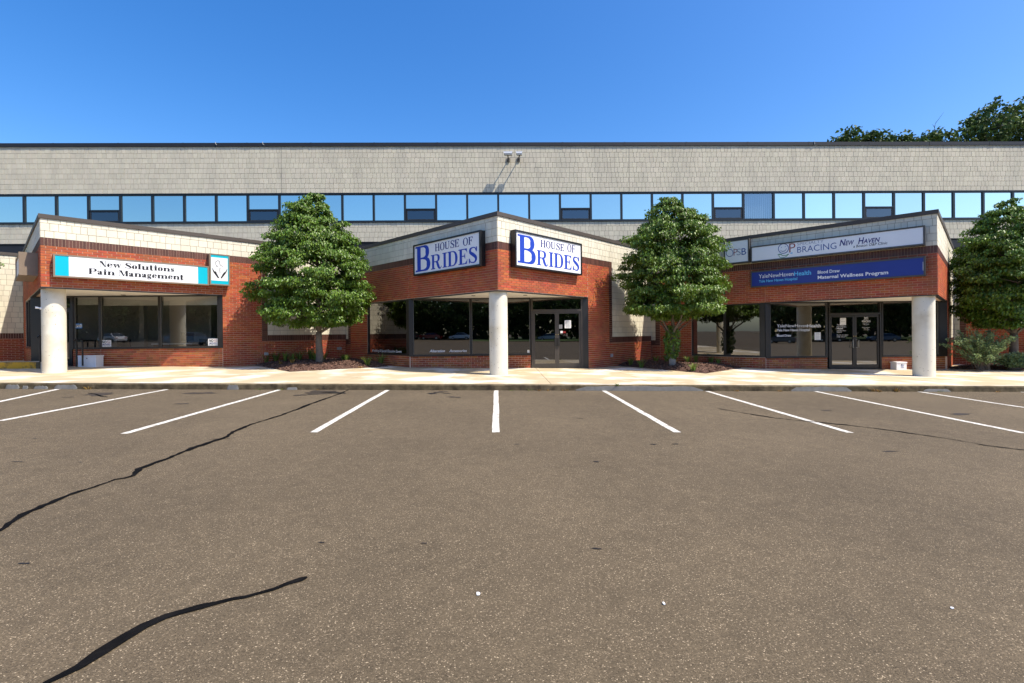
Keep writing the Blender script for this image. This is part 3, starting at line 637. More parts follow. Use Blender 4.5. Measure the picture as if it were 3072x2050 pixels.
# ------------------------------------------------------------------ lettering
_cache = {}
def text2d(body, bold=0., shear=0., spacing=1.):
    cu = bpy.data.curves.new('t', 'FONT'); cu.body = body; cu.size = 1; cu.offset = bold; cu.shear = shear; cu.space_character = spacing; cu.resolution_u = 3
    o = bpy.data.objects.new('t', cu); col.objects.link(o)
    dg = bpy.context.evaluated_depsgraph_get(); me = bpy.data.meshes.new_from_object(o.evaluated_get(dg))
    v = [(p.co.x, p.co.y, 0.) for p in me.vertices]; f = [tuple(p.vertices) for p in me.polygons]
    bpy.data.objects.remove(o); bpy.data.curves.remove(cu); bpy.data.meshes.remove(me)
    return v, f
def cap():
    if 'c' not in _cache: _cache['c'] = max(p[1] for p in text2d('H')[0])
    return _cache['c']
class G:                 # serif glyphs from strokes, cap height 1
    def __init__(s, W, t, sf): s.W = W; s.t = t; s.sf = sf; s.v = []; s.f = []; s.x = 0.; s.lay = 0
    def poly(s, pts):
        n = len(s.v); s.lay += 1; s.v.extend([(x + s.x, y, s.lay) for x, y in pts]); s.f.append(tuple(range(n, n + len(pts))))
    def rect(s, x0, y0, x1, y1): s.poly([(x0, y0), (x1, y0), (x1, y1), (x0, y1)])
    def strip(s, pts, ws):
        n = len(s.v); m = len(pts); s.lay += 1
        for i, (x, y) in enumerate(pts):
            a = pts[max(0, i - 1)]; b = pts[min(m - 1, i + 1)]; dx, dy = b[0] - a[0], b[1] - a[1]; l = math.hypot(dx, dy) or 1; nx, ny = -dy / l, dx / l; w = ws[i] / 2
            s.v += [(x + nx * w + s.x, y + ny * w, s.lay), (x - nx * w + s.x, y - ny * w, s.lay)]
        s.f += [(n + 2 * i, n + 2 * i + 1, n + 2 * i + 3, n + 2 * i + 2) for i in range(m - 1)]
    def arc(s, cx, cy, rx, ry, a0, a1, W=None, t=None, n=28):
        W = W or s.W; t = t or s.t; P = []; Q = []
        for i in range(n + 1):
            th = math.radians(a0 + (a1 - a0) * i / n); w = t + (W - t) * abs(math.cos(th)) ** 1.6
            P.append((cx + (rx - w / 2) * math.cos(th), cy + (ry - t / 2) * math.sin(th))); Q.append(w)
        s.strip(P, Q)
    def stem(s, x, y0, y1, W=None, top=True, bot=True, lft=1, rgt=1):
        W = W or s.W; s.rect(x, y0, x + W, y1); k = s.t; e = s.sf
        if bot: s.rect(x - e * lft, y0, x + W + e * rgt, y0 + k)
        if top: s.rect(x - e * lft, y1 - k, x + W + e * rgt, y1)
    def spl(s, cps, ws, n=8):
        P = []; Q = []; m = len(cps)
        for i in range(m - 1):
            p0 = cps[max(0, i - 1)]; p1 = cps[i]; p2 = cps[i + 1]; p3 = cps[min(m - 1, i + 2)]
            for j in range(n + (i == m - 2)):
                t = j / n; P.append(tuple(.5 * (2 * p1[q] + (p2[q] - p0[q]) * t + (2 * p0[q] - 5 * p1[q] + 4 * p2[q] - p3[q]) * t * t + (3 * p1[q] - p0[q] - 3 * p2[q] + p3[q]) * t ** 3) for q in (0, 1))); Q.append(ws[i] + (ws[i + 1] - ws[i]) * t)
        s.strip(P, Q)
    def ch(s, c):
        W, t, e = s.W, s.t, s.sf; a = .6
        X = .66                                      # x-height
        if c == ' ': s.x += .42; return
        if c == 'H': s.stem(e, 0, 1); s.stem(e + W + .34, 0, 1); s.rect(e + W, .48, e + W + .34, .48 + t); a = 2 * e + 2 * W + .34
        elif c == 'O': a = .62 + W; s.arc(a / 2, .5, a / 2, .53, 0, 360, n=48)
        elif c == 'U':
            a = .56 + W + 2 * e; s.stem(e, .3, 1, bot=False); s.stem(e + .46 + W - t, .3, 1, W=t * 1.3, bot=False)
            s.spl([(e + W / 2, .32), (e + W / 2 + .03, .14), (e + .28 + W / 2, .02 + t / 2), (e + .44 + W - t, .14), (e + .46 + W - t * .4, .32)], [W, W * .9, t * 1.4, t * 1.2, t * 1.3])
        elif c == 'S':
            a = .56 + W * .6; q = a / .7
            s.spl([(.63 * q, .74), (.52 * q, .93), (.34 * q, 1 - t / 2), (.14 * q, .90), (.12 * q, .70), (.35 * q, .53), (.56 * q, .36), (.60 * q, .20), (.50 * q, .05), (.33 * q, t / 2), (.14 * q, .08), (.04 * q, .27)], [t, t, t, W * .62, W * .85, W * 1.05, W * .95, W * .8, t * 1.5, t, t, t])
            s.rect(.61 * q, .70, .61 * q + t * 1.3, 1.0); s.rect(.04 * q - t * .6, 0, .04 * q + t * .7, .3)
        elif c in 'EF':
            w2 = .42; s.stem(e, 0, 1, rgt=0 if c == 'E' else 1); a = e + W + w2 + e
            s.rect(e + W, 1 - t, e + W + w2, 1); s.poly([(e + W + w2 - .03, 1 - t), (e + W + w2, .72), (e + W + w2 + .03, .72), (e + W + w2, 1 - t / 2)]); s.poly([(e + W + w2 - .16, 1 - t), (e + W + w2, 1 - t), (e + W + w2, .8)])
            s.rect(e + W, .5, e + W + w2 * .58, .5 + t); s.poly([(e + W + w2 * .42, .5 + t / 2), (e + W + w2 * .62, .34), (e + W + w2 * .66, .34), (e + W + w2 * .66, .72), (e + W + w2 * .62, .72)])
            if c == 'E': s.rect(e + W, 0, e + W + w2, t); s.poly([(e + W + w2 - .16, t), (e + W + w2, t), (e + W + w2, .22)]); s.poly([(e + W + w2 - .03, t), (e + W + w2, t / 2), (e + W + w2 + .05, .30), (e + W + w2 + .02, .30)])
        elif c in 'BPR':
            s.stem(e, 0, 1, rgt=0 if c == 'B' else 1); bx = e + W; rx = .22 + W * .8
            s.rect(bx - .01, 1 - t, bx + .17, 1); s.rect(bx - .01, .475, bx + .17, .475 + t); s.arc(bx + .16, .7375, rx, .2625, -90, 90); a = bx + .16 + rx + .02
            if c == 'B': s.rect(bx - .01, 0, bx + .2, t); s.arc(bx + .18, .2625, rx + .05, .2625, -90, 90); a += .07
            if c == 'R':
                s.spl([(bx + .16, .50), (bx + .30, .42), (bx + .34 + W * .2, .22), (bx + .42 + W * .3, .06), (bx + .54 + W * .35, .02), (bx + .62 + W * .4, .16)], [t, W * .9, W, W * .8, t, t]); a = bx + .66 + W * .4
        elif c == 'I': s.stem(e, 0, 1); a = 2 * e + W
        elif c == 'D': s.stem(e, 0, 1, rgt=0); bx = e + W; s.rect(bx - .01, 1 - t, bx + .14, 1); s.rect(bx - .01, 0, bx + .14, t); s.arc(bx + .12, .5, .3 + W * .8, .5, -90, 90, n=40); a = bx + .42 + W * .8 + .02
        elif c == 'N': s.stem(e, 0, 1, W=t); s.stem(e + .62, 0, 1, W=t, bot=False); s.poly([(e - .06, 1), (e + W, 1), (e + .62 + t, 0), (e + .62 + t - W * .5, 0)]); a = .62 + t + 2 * e
        elif c == 'M': s.stem(e, 0, 1, W=t); s.stem(e + .75, 0, 1); s.poly([(e, 1), (e + W, 1), (e + .5 + W * .35, 0), (e + .5 - W * .2, 0)]); s.strip([(e + .5, .02), (e + .75 + W * .3, 1)], [t * 1.3] * 2); a = .75 + W + 2 * e
        elif c == 'e': a = .52 + W * .4; s.arc(a / 2, X / 2, a / 2, X / 2 + .02, 20, 325, n=36); s.rect(W * .7, X * .5, a - t, X * .5 + t); s.arc(a / 2, X / 2, a / 2, X / 2 + .02, 0, 40, W=W * .6)
        elif c == 'o': a = .5 + W * .5; s.arc(a / 2, X / 2, a / 2, X / 2 + .02, 0, 360, n=40)
        elif c == 'w':
            for dx in (0, .40): s.poly([(dx, X), (dx + W, X), (dx + .3 + W * .1, 0), (dx + .3 - W * .3, 0)]); s.strip([(dx + .28, .02), (dx + .47, X)], [t * 1.2] * 2); s.rect(dx - .05, X - t, dx + W + .05, X)
            s.rect(.8, X - t, .95, X); a = .93
        elif c == 'l': s.stem(e, 0, 1.0, rgt=1); a = 2 * e + W
        elif c == 'i': s.stem(e, 0, X); s.arc(e + W / 2, X + .2, W * .55, W * .5, 0, 360, W=W * .54, t=W * .5, n=14); a = 2 * e + W
        elif c == 't': s.rect(e, .12, e + W, .92); s.rect(0, X - t, e + W + .16, X); s.spl([(e + W / 2, .16), (e + W * .6, .03), (e + W + .08, .02), (e + W + .15, .14)], [W, W * .8, t, t]); a = e + W + .17
        elif c in 'nm':
            s.stem(e, 0, X); xx = e + W; a = 0
            for q in range(2 if c == 'm' else 1):
                s.spl([(xx - .02, X * .75), (xx + .10, X - t), (xx + .20, X - t * .6), (xx + .22 + W / 2, X * .72), (xx + .22 + W / 2, X * .5)], [t, t, t * 1.5, W * .9, W]); s.stem(xx + .22, 0, X * .55, top=False); xx += .22 + W
            a = xx + e
        elif c == 'u': s.stem(e, .16, X, bot=False, rgt=0); s.spl([(e + W / 2, .2), (e + W * .6, .05), (e + W + .08, t * .7), (e + W + .24, .16)], [W, W * .8, t, t]); s.stem(e + W + .22, 0, X, lft=1); a = 2 * e + 2 * W + .22
        elif c == 's':
            s.spl([(.40, X * .72), (.33, X - t * .6), (.2, X - t * .4), (.09, X * .78), (.22, X * .54), (.36, X * .3), (.30, t), (.18, t / 2), (.05, X * .3)], [t, t, t, W * .6, W * .8, W * .7, t * 1.6, t, t]); s.rect(.385, X * .66, .385 + t, X); s.rect(.02, 0, .02 + t, X * .35); a = .48
        elif c == 'a': s.stem(.24, .06, X * .7, top=False, bot=False); s.spl([(.04, X * .72), (.09, X - t), (.2, X - t * .6), (.24 + W * .5, X * .82), (.24 + W / 2, X * .6)], [W * .7, W * .5, t, W * .8, W]); s.arc(.2, X * .26, .2, X * .28, 60, 300, W=W * .8); s.rect(.24 + W * .2, 0, .24 + W + .08, t * 1.3); a = .26 + W + .08
        elif c == 'g': s.arc(.24, X * .66, .24, X * .36, 0, 360, W=W * .72, n=30); s.rect(.38, X - t, .56, X + t); s.spl([(.1, X * .36), (.06, .12), (.2, .06), (.42, .02), (.48, -.12), (.24, -.26), (.04, -.14), (.12, -.0)], [t, W * .4, W * .7, W * .6, W * .4, t * 1.4, W * .4, t]); a = .56
        s.x += a + .07
def serif(body, W, t, sf):
    g = G(W, t, sf)
    for c in body: g.ch(c)
    return [(x, y, l) for x, y, l in g.v], g.f
def put_text(parent, f, o, vf, bl, tl, ur, mat, capz=None, name='lettering'):
    v, fs = vf; x0 = min(p[0] for p in v); x1 = max(p[0] for p in v); ch = capz or 1.
    a0, z0 = f.px(*bl, o); z1 = f.px(*tl, o)[1]; a1 = f.px(ur, bl[1], o)[0]
    mb = MB(); mb.add([f.pt(a0 + (a1 - a0) * (p[0] - x0) / (x1 - x0), z0 + (z1 - z0) * p[1] / ch, o + .003 + p[2] * .00015) for p in v], fs)
    return mb.build(name, mat, parent)
def font_text(parent, f, o, body, bl, tl, ur, mat, bold=0., shear=0., spacing=1., name='lettering'):
    return put_text(parent, f, o, text2d(body, bold, shear, spacing), bl, tl, ur, mat, cap(), name)
def strokes(parent, f, o, lines, mat, name='emblem'):
    """lines: (list of photo pixels, width px or list); drawn on the sign face"""
    g = G(.1, .02, .05)
    for pts, w in lines: 
        if len(pts) > 2 and w != 'fill': g.spl(pts, w if isinstance(w, list) else [w] * len(pts), 6)
        elif w == 'fill': g.poly(pts)
        else: g.strip(pts, w if isinstance(w, list) else [w] * len(pts))
    mb = MB(); mb.add([Vector(f.pt(*f.px(x, y, o), o + .003 + l * .0002)) for x, y, l in g.v], g.f); return mb.build(name, mat, parent)
def zz(x0, y0, sx):
    return lambda x, y: (x0 + x / sx, y0 + y / sx)
def sign(name, label, f, o, bl, tr, bar, depth, fm, panels, group=None, face_in=.012):
    """bl, tr: photo pixels of the bottom-left and top-right outer corners of the front; panels: (u0,u1,mat)"""
    a0, z0 = f.px(*bl, o); a1, z1 = f.px(*tr, o)
    A0, A1 = min(a0, a1), max(a0, a1)
    T = thing(name, label, 'sign', f.pt((a0 + a1) / 2, z0, o / 2), group)
    mb = MB(); f.box(mb, A0, A1, z0, z0 + bar, .006, o); f.box(mb, A0, A1, z1 - bar, z1, .006, o); f.box(mb, A0, A0 + bar, z0 + bar, z1 - bar, .006, o); f.box(mb, A1 - bar, A1, z0 + bar, z1 - bar, .006, o); f.box(mb, A0 + bar, A1 - bar, z0 + bar, z1 - bar, .006, .03)
    mb.build('frame', fm, T)
    # screws along the frame
    for (u0, u1, m) in panels:
        b0 = f.px(u0, (bl[1] + tr[1]) / 2, o)[0] if u0 is not None else a0 + (bar if a1 > a0 else -bar); b1 = f.px(u1, (bl[1] + tr[1]) / 2, o)[0] if u1 is not None else a1 - (bar if a1 > a0 else -bar)
        mb = MB(); f.box(mb, min(b0, b1), max(b0, b1), z0 + bar, z1 - bar, .031, o - face_in); mb.build('panel', m, T)
    return T, o - face_in
d = UN['L']; f = d['FR']
q = zz(140, 740, 4.0517)
T, o = sign('long_sign', 'long white sign with teal ends reading New Solutions Pain Management in black', f, .24, q(80, 366), q(1972, 240), .045, .24, 'sign_frame', [(None, q(271, 0)[0], 'sign_teal'), (q(271, 0)[0], q(1840, 0)[0], 'sign_white'), (q(1840, 0)[0], None, 'sign_teal')])
put_text(T, f, o, serif('New Solutions', .27, .05, .07), q(640, 243), q(650, 176), q(1548, 0)[0], 'ink_black')
put_text(T, f, o, serif('Pain Management', .27, .05, .07), q(510, 333), q(512, 263), q(1665, 0)[0], 'ink_black')
T, o = sign('square_sign', 'square teal sign showing a figure between two hands, beside the pain clinic sign', f, .27, q(1983, 464), q(2226, 105), .045, .27, 'sign_frame', [(None, None, 'sign_teal')])
a0, z0 = f.px(*q(2002, 410), o); a1, z1 = f.px(*q(2198, 147), o); mb = MB(); f.box(mb, a0, a1, z0, z1, o - .002, o + .003); mb.build('panel', 'sign_white', T)
Q = lambda *pts: [q(*p) for p in pts]
strokes(T, f, o + .003, [(Q((2058, 222), (2052, 195), (2065, 178), (2085, 174), (2102, 186), (2104, 208), (2110, 226), (2130, 238), (2148, 250)), [.6, 1.4, 1.6, 1.8, 1.6, 1.4, 1.4, 1.2, .5]), (Q((2058, 205), (2056, 224), (2072, 236), (2080, 240), (2062, 246), (2044, 248)), [.5, 1.2, 1.2, 1.2, .9, .4]), (Q((2106, 258), (2103, 290), (2106, 325)), [1.2, 1.4, 1.0]), (Q((2113, 262), (2118, 292), (2115, 330)), [.4, .6, .4]),
    (Q((2013, 262), (2030, 300), (2058, 335), (2090, 384)), [1.2, 4.0, 6.0, 3.5]), (Q((2048, 300), (2060, 318), (2064, 338)), [.8, 2.4, 2.]), (Q((2192, 275), (2176, 312), (2150, 342), (2120, 385)), [1.2, 4.0, 6.0, 3.5]), (Q((2162, 312), (2150, 328), (2146, 345)), [.8, 2.4, 2.])], 'ink_black')
# brown box sign on the shaded side, seen edge-on
fl = d['FL']; a0 = 1.25; T = thing('box_sign', 'brown box sign with pale face, seen edge-on on the shaded side of the pain clinic', 'sign', fl.pt(2.6, 3.2, .2))
zt_ = zpx(fl, 112, 764); zb_ = zpx(fl, 112, 832)
mb = MB(); A0, A1 = .9, 3.4; o = .44; b = .06
fl.box(mb, A0, A1, zb_, zb_ + b, .006, o); fl.box(mb, A0, A1, zt_ - b, zt_, .006, o); fl.box(mb, A0, A0 + b, zb_ + b, zt_ - b, .006, o); fl.box(mb, A1 - b, A1, zb_ + b, zt_ - b, .006, o); fl.box(mb, A0 + b, A1 - b, zb_ + b, zt_ - b, .006, .03); mb.build('frame', 'sign_frame', T)
mb = MB(); fl.box(mb, A0 + b, A1 - b, zb_ + b, zt_ - b, .031, o - .03); mb.build('panel', 'sign_white', T)

d = UN['C']
def brides(f, q, bl, tr, Bb, Bt, Br, Rb, Rt, Rr, Hb, Ht, Hr, Ob, Or, label):
    T, o = sign('bridal_sign', label, f, .235, q(*bl), q(*tr), .055, .235, 'sign_black', [(None, None, 'sign_white')], face_in=.03)
    put_text(T, f, o, serif('B', .25, .065, .12), q(*Bb), q(*Bt), q(Br, 0)[0], 'brides_blue')
    put_text(T, f, o, serif('RIDES', .21, .06, .10), q(*Rb), q(*Rt), q(Rr, 0)[0], 'brides_blue')
    put_text(T, f, o, serif('HOUSE', .17, .06, .08), q(*Hb), q(*Ht), q(Hr, 0)[0], 'ink_navy')
    put_text(T, f, o, serif('OF', .17, .06, .08), q(*Ob), (q(*Ob)[0], q(*Ob)[1] - (q(*Hb)[1] - q(*Ht)[1]) * 1.03), q(Or, 0)[0], 'ink_navy')
brides(d['FL'], zz(1220, 670, 9.0385), (180, 1432), (1988, 180), (245, 1335), (245, 655), 645, (665, 1262), (670, 872), 1915, (770, 768), (770, 572), 1428, (1530, 618), 1797, 'black framed bridal shop sign on the shaded face, left of the pointed corner')
brides(d['FR'], zz(1520, 670, 8.2538), (225, 1070), (1866, 510), (275, 970), (270, 262), 720, (745, 1030), (740, 655), 1792, (840, 586), (838, 406), 1422, (1502, 702), 1700, 'black framed bridal shop sign on the sunlit face, right of the pointed corner')
# right-hand unit
d = UN['R']; f = d['FL']; q = zz(2150, 670, 6.714); q5 = zz(2480, 670, 6.714)
T, o = sign('square_clinic_sign', 'small pale square sign reading OPSB beside the long clinic sign', f, .24, q(146, 838), q(652, 300), .05, .24, 'sign_grey', [(None, None, 'sign_white')])
strokes(T, f, o, [([q(262 + 70 * math.cos(t * .314), 600 - 72 * math.sin(t * .314)) for t in range(21)], 1.7)], 'ink_blue')
font_text(T, f, o, 'P', q(344, 657), q(344, 522), q(418, 0)[0], 'ink_red', -.012); font_text(T, f, o, 'S', q(402, 648), q(402, 520), q(490, 0)[0], 'ink_grey', -.004); font_text(T, f, o, 'B', q(502, 640), q(502, 510), q(596, 0)[0], 'ink_blue', .0)
T, o = sign('long_clinic_sign', 'long pale sign with smiling face emblem reading OP Specialty Bracing New Haven', f, .24, q(684, 795), q5(1982, 40), .05, .24, 'sign_grey', [(None, None, 'sign_white')])
strokes(T, f, o, [([q(1345 + 102 * math.cos(t * .314), 512 - 95 * math.sin(t * .314) - 6 * math.cos(t * .314)) for t in range(21)], 2.0), (Q := [q(1282, 545), q(1305, 562), q(1345, 568), q(1385, 548), q(1410, 505)], [.5, 1.4, 1.7, 1.4, .6]), ([q(1296, 488), q(1308, 487)], 2.2), ([q(1375, 472), q(1387, 471)], 2.2)], 'ink_blue')
strokes(T, f, o, [([q(1228, 640), q(1265, 628), q(1300, 630), q(1330, 650), q(1390, 650), q(1450, 625)], [1.5, 2.6, 2.4, 1.6, 1.4, 2.8]), ([q(1255, 640), q(1262, 675), q(1300, 695), q(1370, 685), q(1430, 652)], [1.2, 1.6, 1.6, 1.4, 1.2])], 'ink_green')
strokes(T, f, o, [([q(1480, 612), q(1510, 602)], 1.5), ([q(1505, 603), q(1515, 580)], 1.4), ([q(1508, 603), q(1532, 590)], 1.4), ([q(1508, 605), q(1530, 608)], 1.3), ([q(1506, 606), q(1520, 622)], 1.3)], 'ink_cyan')
font_text(T, f, o, 'P', q(1464, 594), q(1464, 412), q(1586, 0)[0], 'ink_red', -.01)
font_text(T, f, o, 'SPECIALTY', q(1622, 450), q(1622, 397), q(2155, 0)[0], 'ink_grey', .0)
font_text(T, f, o, 'BRACING', q(1625, 598), q(1625, 480), q5(198, 0)[0], 'ink_blue', -.005)
font_text(T, f, o, 'N', q5(258, 460), q5(258, 340), q5(388, 0)[0], 'ink_navy', .02, .25); font_text(T, f, o, 'EW', q5(378, 447), q5(378, 362), q5(555, 0)[0], 'ink_navy', .02, .25)
font_text(T, f, o, 'H', q5(632, 420), q5(632, 300), q5(756, 0)[0], 'ink_navy', .02, .25); font_text(T, f, o, 'AVEN', q5(735, 409), q5(735, 325), q5(1075, 0)[0], 'ink_navy', .02, .25)
font_text(T, f, o, 'a Boston O&P Clinic', q5(537, 495), q5(537, 443), q5(1225, 0)[0], 'ink_black', .005, .15)
T, o = sign('hospital_sign', 'long dark blue sign with white and light blue lettering below the pale clinic sign', f, .2, q(682, 1300), q5(1990, 657), .05, .2, 'sign_grey', [(None, None, 'sign_navy')])
font_text(T, f, o, 'YaleNewHaven', q(850, 1112), q(850, 1036), q(1550, 0)[0], 'ink_white', .0)
font_text(T, f, o, 'Health', q(1560, 1060), q(1560, 978), q(1903, 0)[0], 'ink_cyan', .022)
font_text(T, f, o, 'Yale New Haven Hospital', q(850, 1198), q(850, 1148), q(1625, 0)[0], 'ink_cyan', .02)
font_text(T, f, o, 'Blood Draw', q(2035, 1020), q(2035, 960), q5(265, 0)[0], 'ink_white', .018)
font_text(T, f, o, 'Maternal Wellness Program', q(2035, 1127), q(2035, 1064), q5(1240, 0)[0], 'ink_white', .022)
mb = MB(); a0, z0 = f.px(*q5(1938, 955), o); a1, z1 = f.px(*q5(1945, 780), o); quad(mb, f, min(a0, a1), max(a0, a1), z0, z1, o + .002); mb.build('peeled_corner', 'ink_white', T)

# lettering and notices on the glass
def notice(name, label, f, o, bl, tr, mat, cat='notice', lines=0, lm='ink_black', th=.004, extra=None):
    a0, z0 = f.px(*bl, o); a1, z1 = f.px(*tr, o); A0, A1 = min(a0, a1), max(a0, a1)
    T = thing(name, label, cat, f.pt((A0 + A1) / 2, z0, o)); mb = MB(); f.box(mb, A0, A1, z0, z1, o, o + th); mb.build('sheet', mat, T)
    if lines:
        mb = MB(); w_ = A1 - A0; h = z1 - z0
        for i in range(lines):
            zc_ = z1 - h * (.14 + .74 * i / max(1, lines - 1)); l = w_ * U(.25, .36); quad(mb, f, (A0 + A1) / 2 - l, (A0 + A1) / 2 + l, zc_ - h * .012, zc_ + h * .012, o + th + .001)
        mb.build('print', lm, T)
    return T
G_O = -.052
fC = UN['C']['FS']; fR = UN['R']['FS']; fLs = UN['L']['FS']
p4 = zz(1080, 860, 3.357); p6 = zz(2050, 860, 2.9375); p2 = zz(200, 860, 4.7)
TC = UN['C']['T']; TR = UN['R']['T']
font_text(TC, fC, G_O, 'Alteration', p4(700, 662), p4(706, 637), p4(856, 0)[0], 'letter_white', .02, .3, name='window_lettering')
font_text(TC, fC, G_O, 'Accessories', p4(898, 660), p4(904, 635), p4(1077, 0)[0], 'letter_white', .02, .3, name='window_lettering')
font_text(TC, UN['C']['FL'], -.064, 'Wedding & Special Occasion Gowns', p4(124, 656), p4(124, 632), p4(420, 0)[0], 'letter_white', .012, .25, name='window_lettering')
font_text(TR, fR, G_O, 'YaleNewHaven', p6(824, 360), p6(824, 333), p6(1088, 0)[0], 'letter_white', .0, name='window_lettering')
font_text(TR, fR, G_O, 'Health', p6(1091, 360), p6(1091, 333), p6(1211, 0)[0], 'letter_white', .024, name='window_lettering')
font_text(TR, fR, G_O, 'Yale New Haven Hospital', p6(824, 395), p6(824, 374), p6(1114, 0)[0], 'letter_white', .02, name='window_lettering')
font_text(TR, fR, G_O, 'Blood Draw', p6(824, 442), p6(824, 423), p6(950, 0)[0], 'letter_white', .02, name='window_lettering')
DO = -.066
for body, x0, yb, yt, x1, bd in (('Yale', 1352, 343, 330, 1388, 0), ('NewHaven', 1352, 361, 348, 1434, 0), ('Health', 1352, 377, 365, 1406, .02), ('Yale New Haven', 1352, 393, 385, 1431, .01), ('Hospital', 1352, 405, 397, 1395, .01), ('Mon - Fri   7 am - 5:30 pm', 1352, 430, 423, 1454, .01), ('Saturday   8 am - noon', 1352, 439, 433, 1440, .01), ('Sunday   Closed', 1352, 448, 442, 1421, .01), ('BRACING', 1574, 314, 299, 1648, .01), ('SPECIALTY', 1588, 297, 291, 1634, 0), ('Office Contact', 1584, 338, 332, 1638, .01), ('Hours of Operation', 1576, 364, 358, 1644, .01), ('Mon - Fri', 1592, 374, 369, 1630, .01), ('9 am - 5 pm', 1590, 384, 379, 1638, .01), ('a Boston O&P Clinic', 1580, 325, 319, 1636, 0)):
    font_text(TR, fR, DO, body, p6(x0, yb), p6(x0, yt), p6(x1, 0)[0], 'letter_white', bd, name='door_lettering')
strokes(TR, fR, DO, [([p6(1607 + 14 * math.cos(t * .314), 264 - 14 * math.sin(t * .314)) for t in range(21)], 1.0), ([p6(1597, 270), p6(1607, 275), p6(1617, 268)], .8), ([p6(1624, 276), p6(1624, 250)], 1.0), ([p6(1624, 251), p6(1632, 254), p6(1630, 262), p6(1624, 264)], .9), ([p6(1592, 282), p6(1610, 286), p6(1630, 280)], 1.0)], 'letter_white', 'door_emblem')
notice('paper_notice', 'white printed paper notice taped to the right bridal shop door', fC, DO, p4(2061, 420), p4(2125, 340), 'paper', 'notice', 8)
notice('small_sticker', 'small dark red sticker low on the right bridal shop door', fC, DO, p4(2043, 470), p4(2072, 450), 'ink_red', 'sticker')
notice('small_sticker', 'small white sticker left of the red one on the bridal shop door', fC, DO, p4(2018, 470), p4(2042, 447), 'paper', 'sticker')
notice('hours_sticker', 'grey opening-hours sticker at the edge of the right bridal shop door', fC, DO, p4(2001, 425), p4(2037, 384), 'grey_plastic', 'sticker', 4)
notice('corner_sticker', 'small white card in the bottom corner of the window beside the bridal doors', fC, G_O, p4(1686, 668), p4(1711, 638), 'paper', 'sticker', 2)
notice('paper_notice', 'white paper notice with blue foot in the hospital window', fR, G_O, p6(1157, 472), p6(1210, 404), 'paper', 'notice', 5)
notice('paper_notice', 'pale paper notice with curled corner on the left hospital door', fR, DO, p6(1381, 342), p6(1433, 277), 'paper', 'notice', 3)
# pain clinic window cards
T = notice('open_card', 'small white card with blue edges reading OPEN in the pain clinic window', fLs, G_O, p2(94, 592), p2(218, 522), 'poster_blue', 'sign')
a0, z0 = fLs.px(*p2(97, 576), G_O); a1, z1 = fLs.px(*p2(215, 536), G_O); quad(MB(), fLs, a0, a1, z0, z1, G_O + .006).build('panel', 'paper', T)
font_text(T, fLs, G_O + .005, 'OPEN', p2(106, 573), p2(106, 540), p2(208, 0)[0], 'ink_black', .02)
for (x0, x1, y0, y1, lb) in ((482, 628, 852, 756, 'white no smoking card in the pain clinic window near the white box'), (1996, 2130, 835, 735, 'white no smoking card in the pain clinic window next to the brick pier')):
    T = notice('no_smoking_card', lb, fLs, G_O, p2(x0, y0), p2(x1, y1), 'paper', 'sign'); w_ = x1 - x0; h = y0 - y1; o = G_O + .004
    font_text(T, fLs, o, 'NO', p2(x0 + w_ * .12, y0 - h * .53), p2(x0 + w_ * .12, y0 - h * .88), p2(x0 + w_ * .55, 0)[0], 'ink_black', .03)
    font_text(T, fLs, o, 'SMOKING', p2(x0 + w_ * .12, y0 - h * .25), p2(x0 + w_ * .12, y0 - h * .45), p2(x0 + w_ * .92, 0)[0], 'ink_navy', .02)
    font_text(T, fLs, o, 'IN THIS AREA', p2(x0 + w_ * .12, y0 - h * .07), p2(x0 + w_ * .12, y0 - h * .19), p2(x0 + w_ * .92, 0)[0], 'ink_black', .01)
    strokes(T, fLs, o, [([p2(x0 + w_ * .75 + w_ * .15 * math.cos(t * .314), y0 - h * .72 - h * .2 * math.sin(t * .314)) for t in range(21)], .7), ([p2(x0 + w_ * .64, y0 - h * .85), p2(x0 + w_ * .86, y0 - h * .58)], .7)], 'ink_red')
    strokes(T, fLs, o, [([p2(x0 + w_ * .66, y0 - h * .7), p2(x0 + w_ * .84, y0 - h * .7)], .7)], 'ink_black')

# ------------------------------------------------------------------ entrance landing, rails, boxes, small wall things
p1 = zz(0, 860, 5.2267)
a = on_walk(0, 1106.5); b = on_walk(133, 1106.5); yl = (a.y + b.y) / 2
def hslab(mb, x0, x1, y0, y1, z0, z1): mb.box(x0, x1, y0, y1, z0, z1)
zl = walk_z(-18) + .21; xR = on_walk(226, 1106.5).x
LD = thing('entrance_landing', 'raised concrete landing with a worn yellow painted edge left of the clinic column', 'landing', ((-24 + -15.2) / 2, yl + 1, walk_z(-19)))
xF = on_walk(131, 1106.5).x; d_ = ray(203, 1060); xB = d_.x / d_.y * 18.2
mb = poly_slab([(-26, yl + .03), (xF, yl + .03), (xB, 18.2), (-26, 18.2)], walk_z(-14) - .2, zl); mb.build('slab', 'concrete', LD)
mb = MB(); xe = on_walk(110, 1106.5).x; hslab(mb, -26, xe, yl, yl + .16, walk_z(-14) - .2, zl + .004); mb.build('painted_edge', 'yellow_paint', LD)
mb = MB(); hslab(mb, xe + .004, xF - .1, yl - .002, yl + .15, walk_z(-14) - .2, zl + .006); mb.build('kerb_edge', 'kerb', LD)
def rail(label, x, y0, y1, zl):
    T = thing('handrail', label, 'handrail', (x, y0, zl), 'handrails at the clinic entrance'); h = .92
    for y in (y0, y1): MB().tube([(x, y, zl - .05), (x, y, zl + h)], .028, 10).build('post', 'black_frame', T)
    MB().tube([(x, y0 - .12, zl + h - .06), (x, y0 - .02, zl + h + .02), (x, y1, zl + h + .02)], .026, 10).build('top_rail', 'black_frame', T)
pr = on_lot(121, 1089, zl + SL * -17)
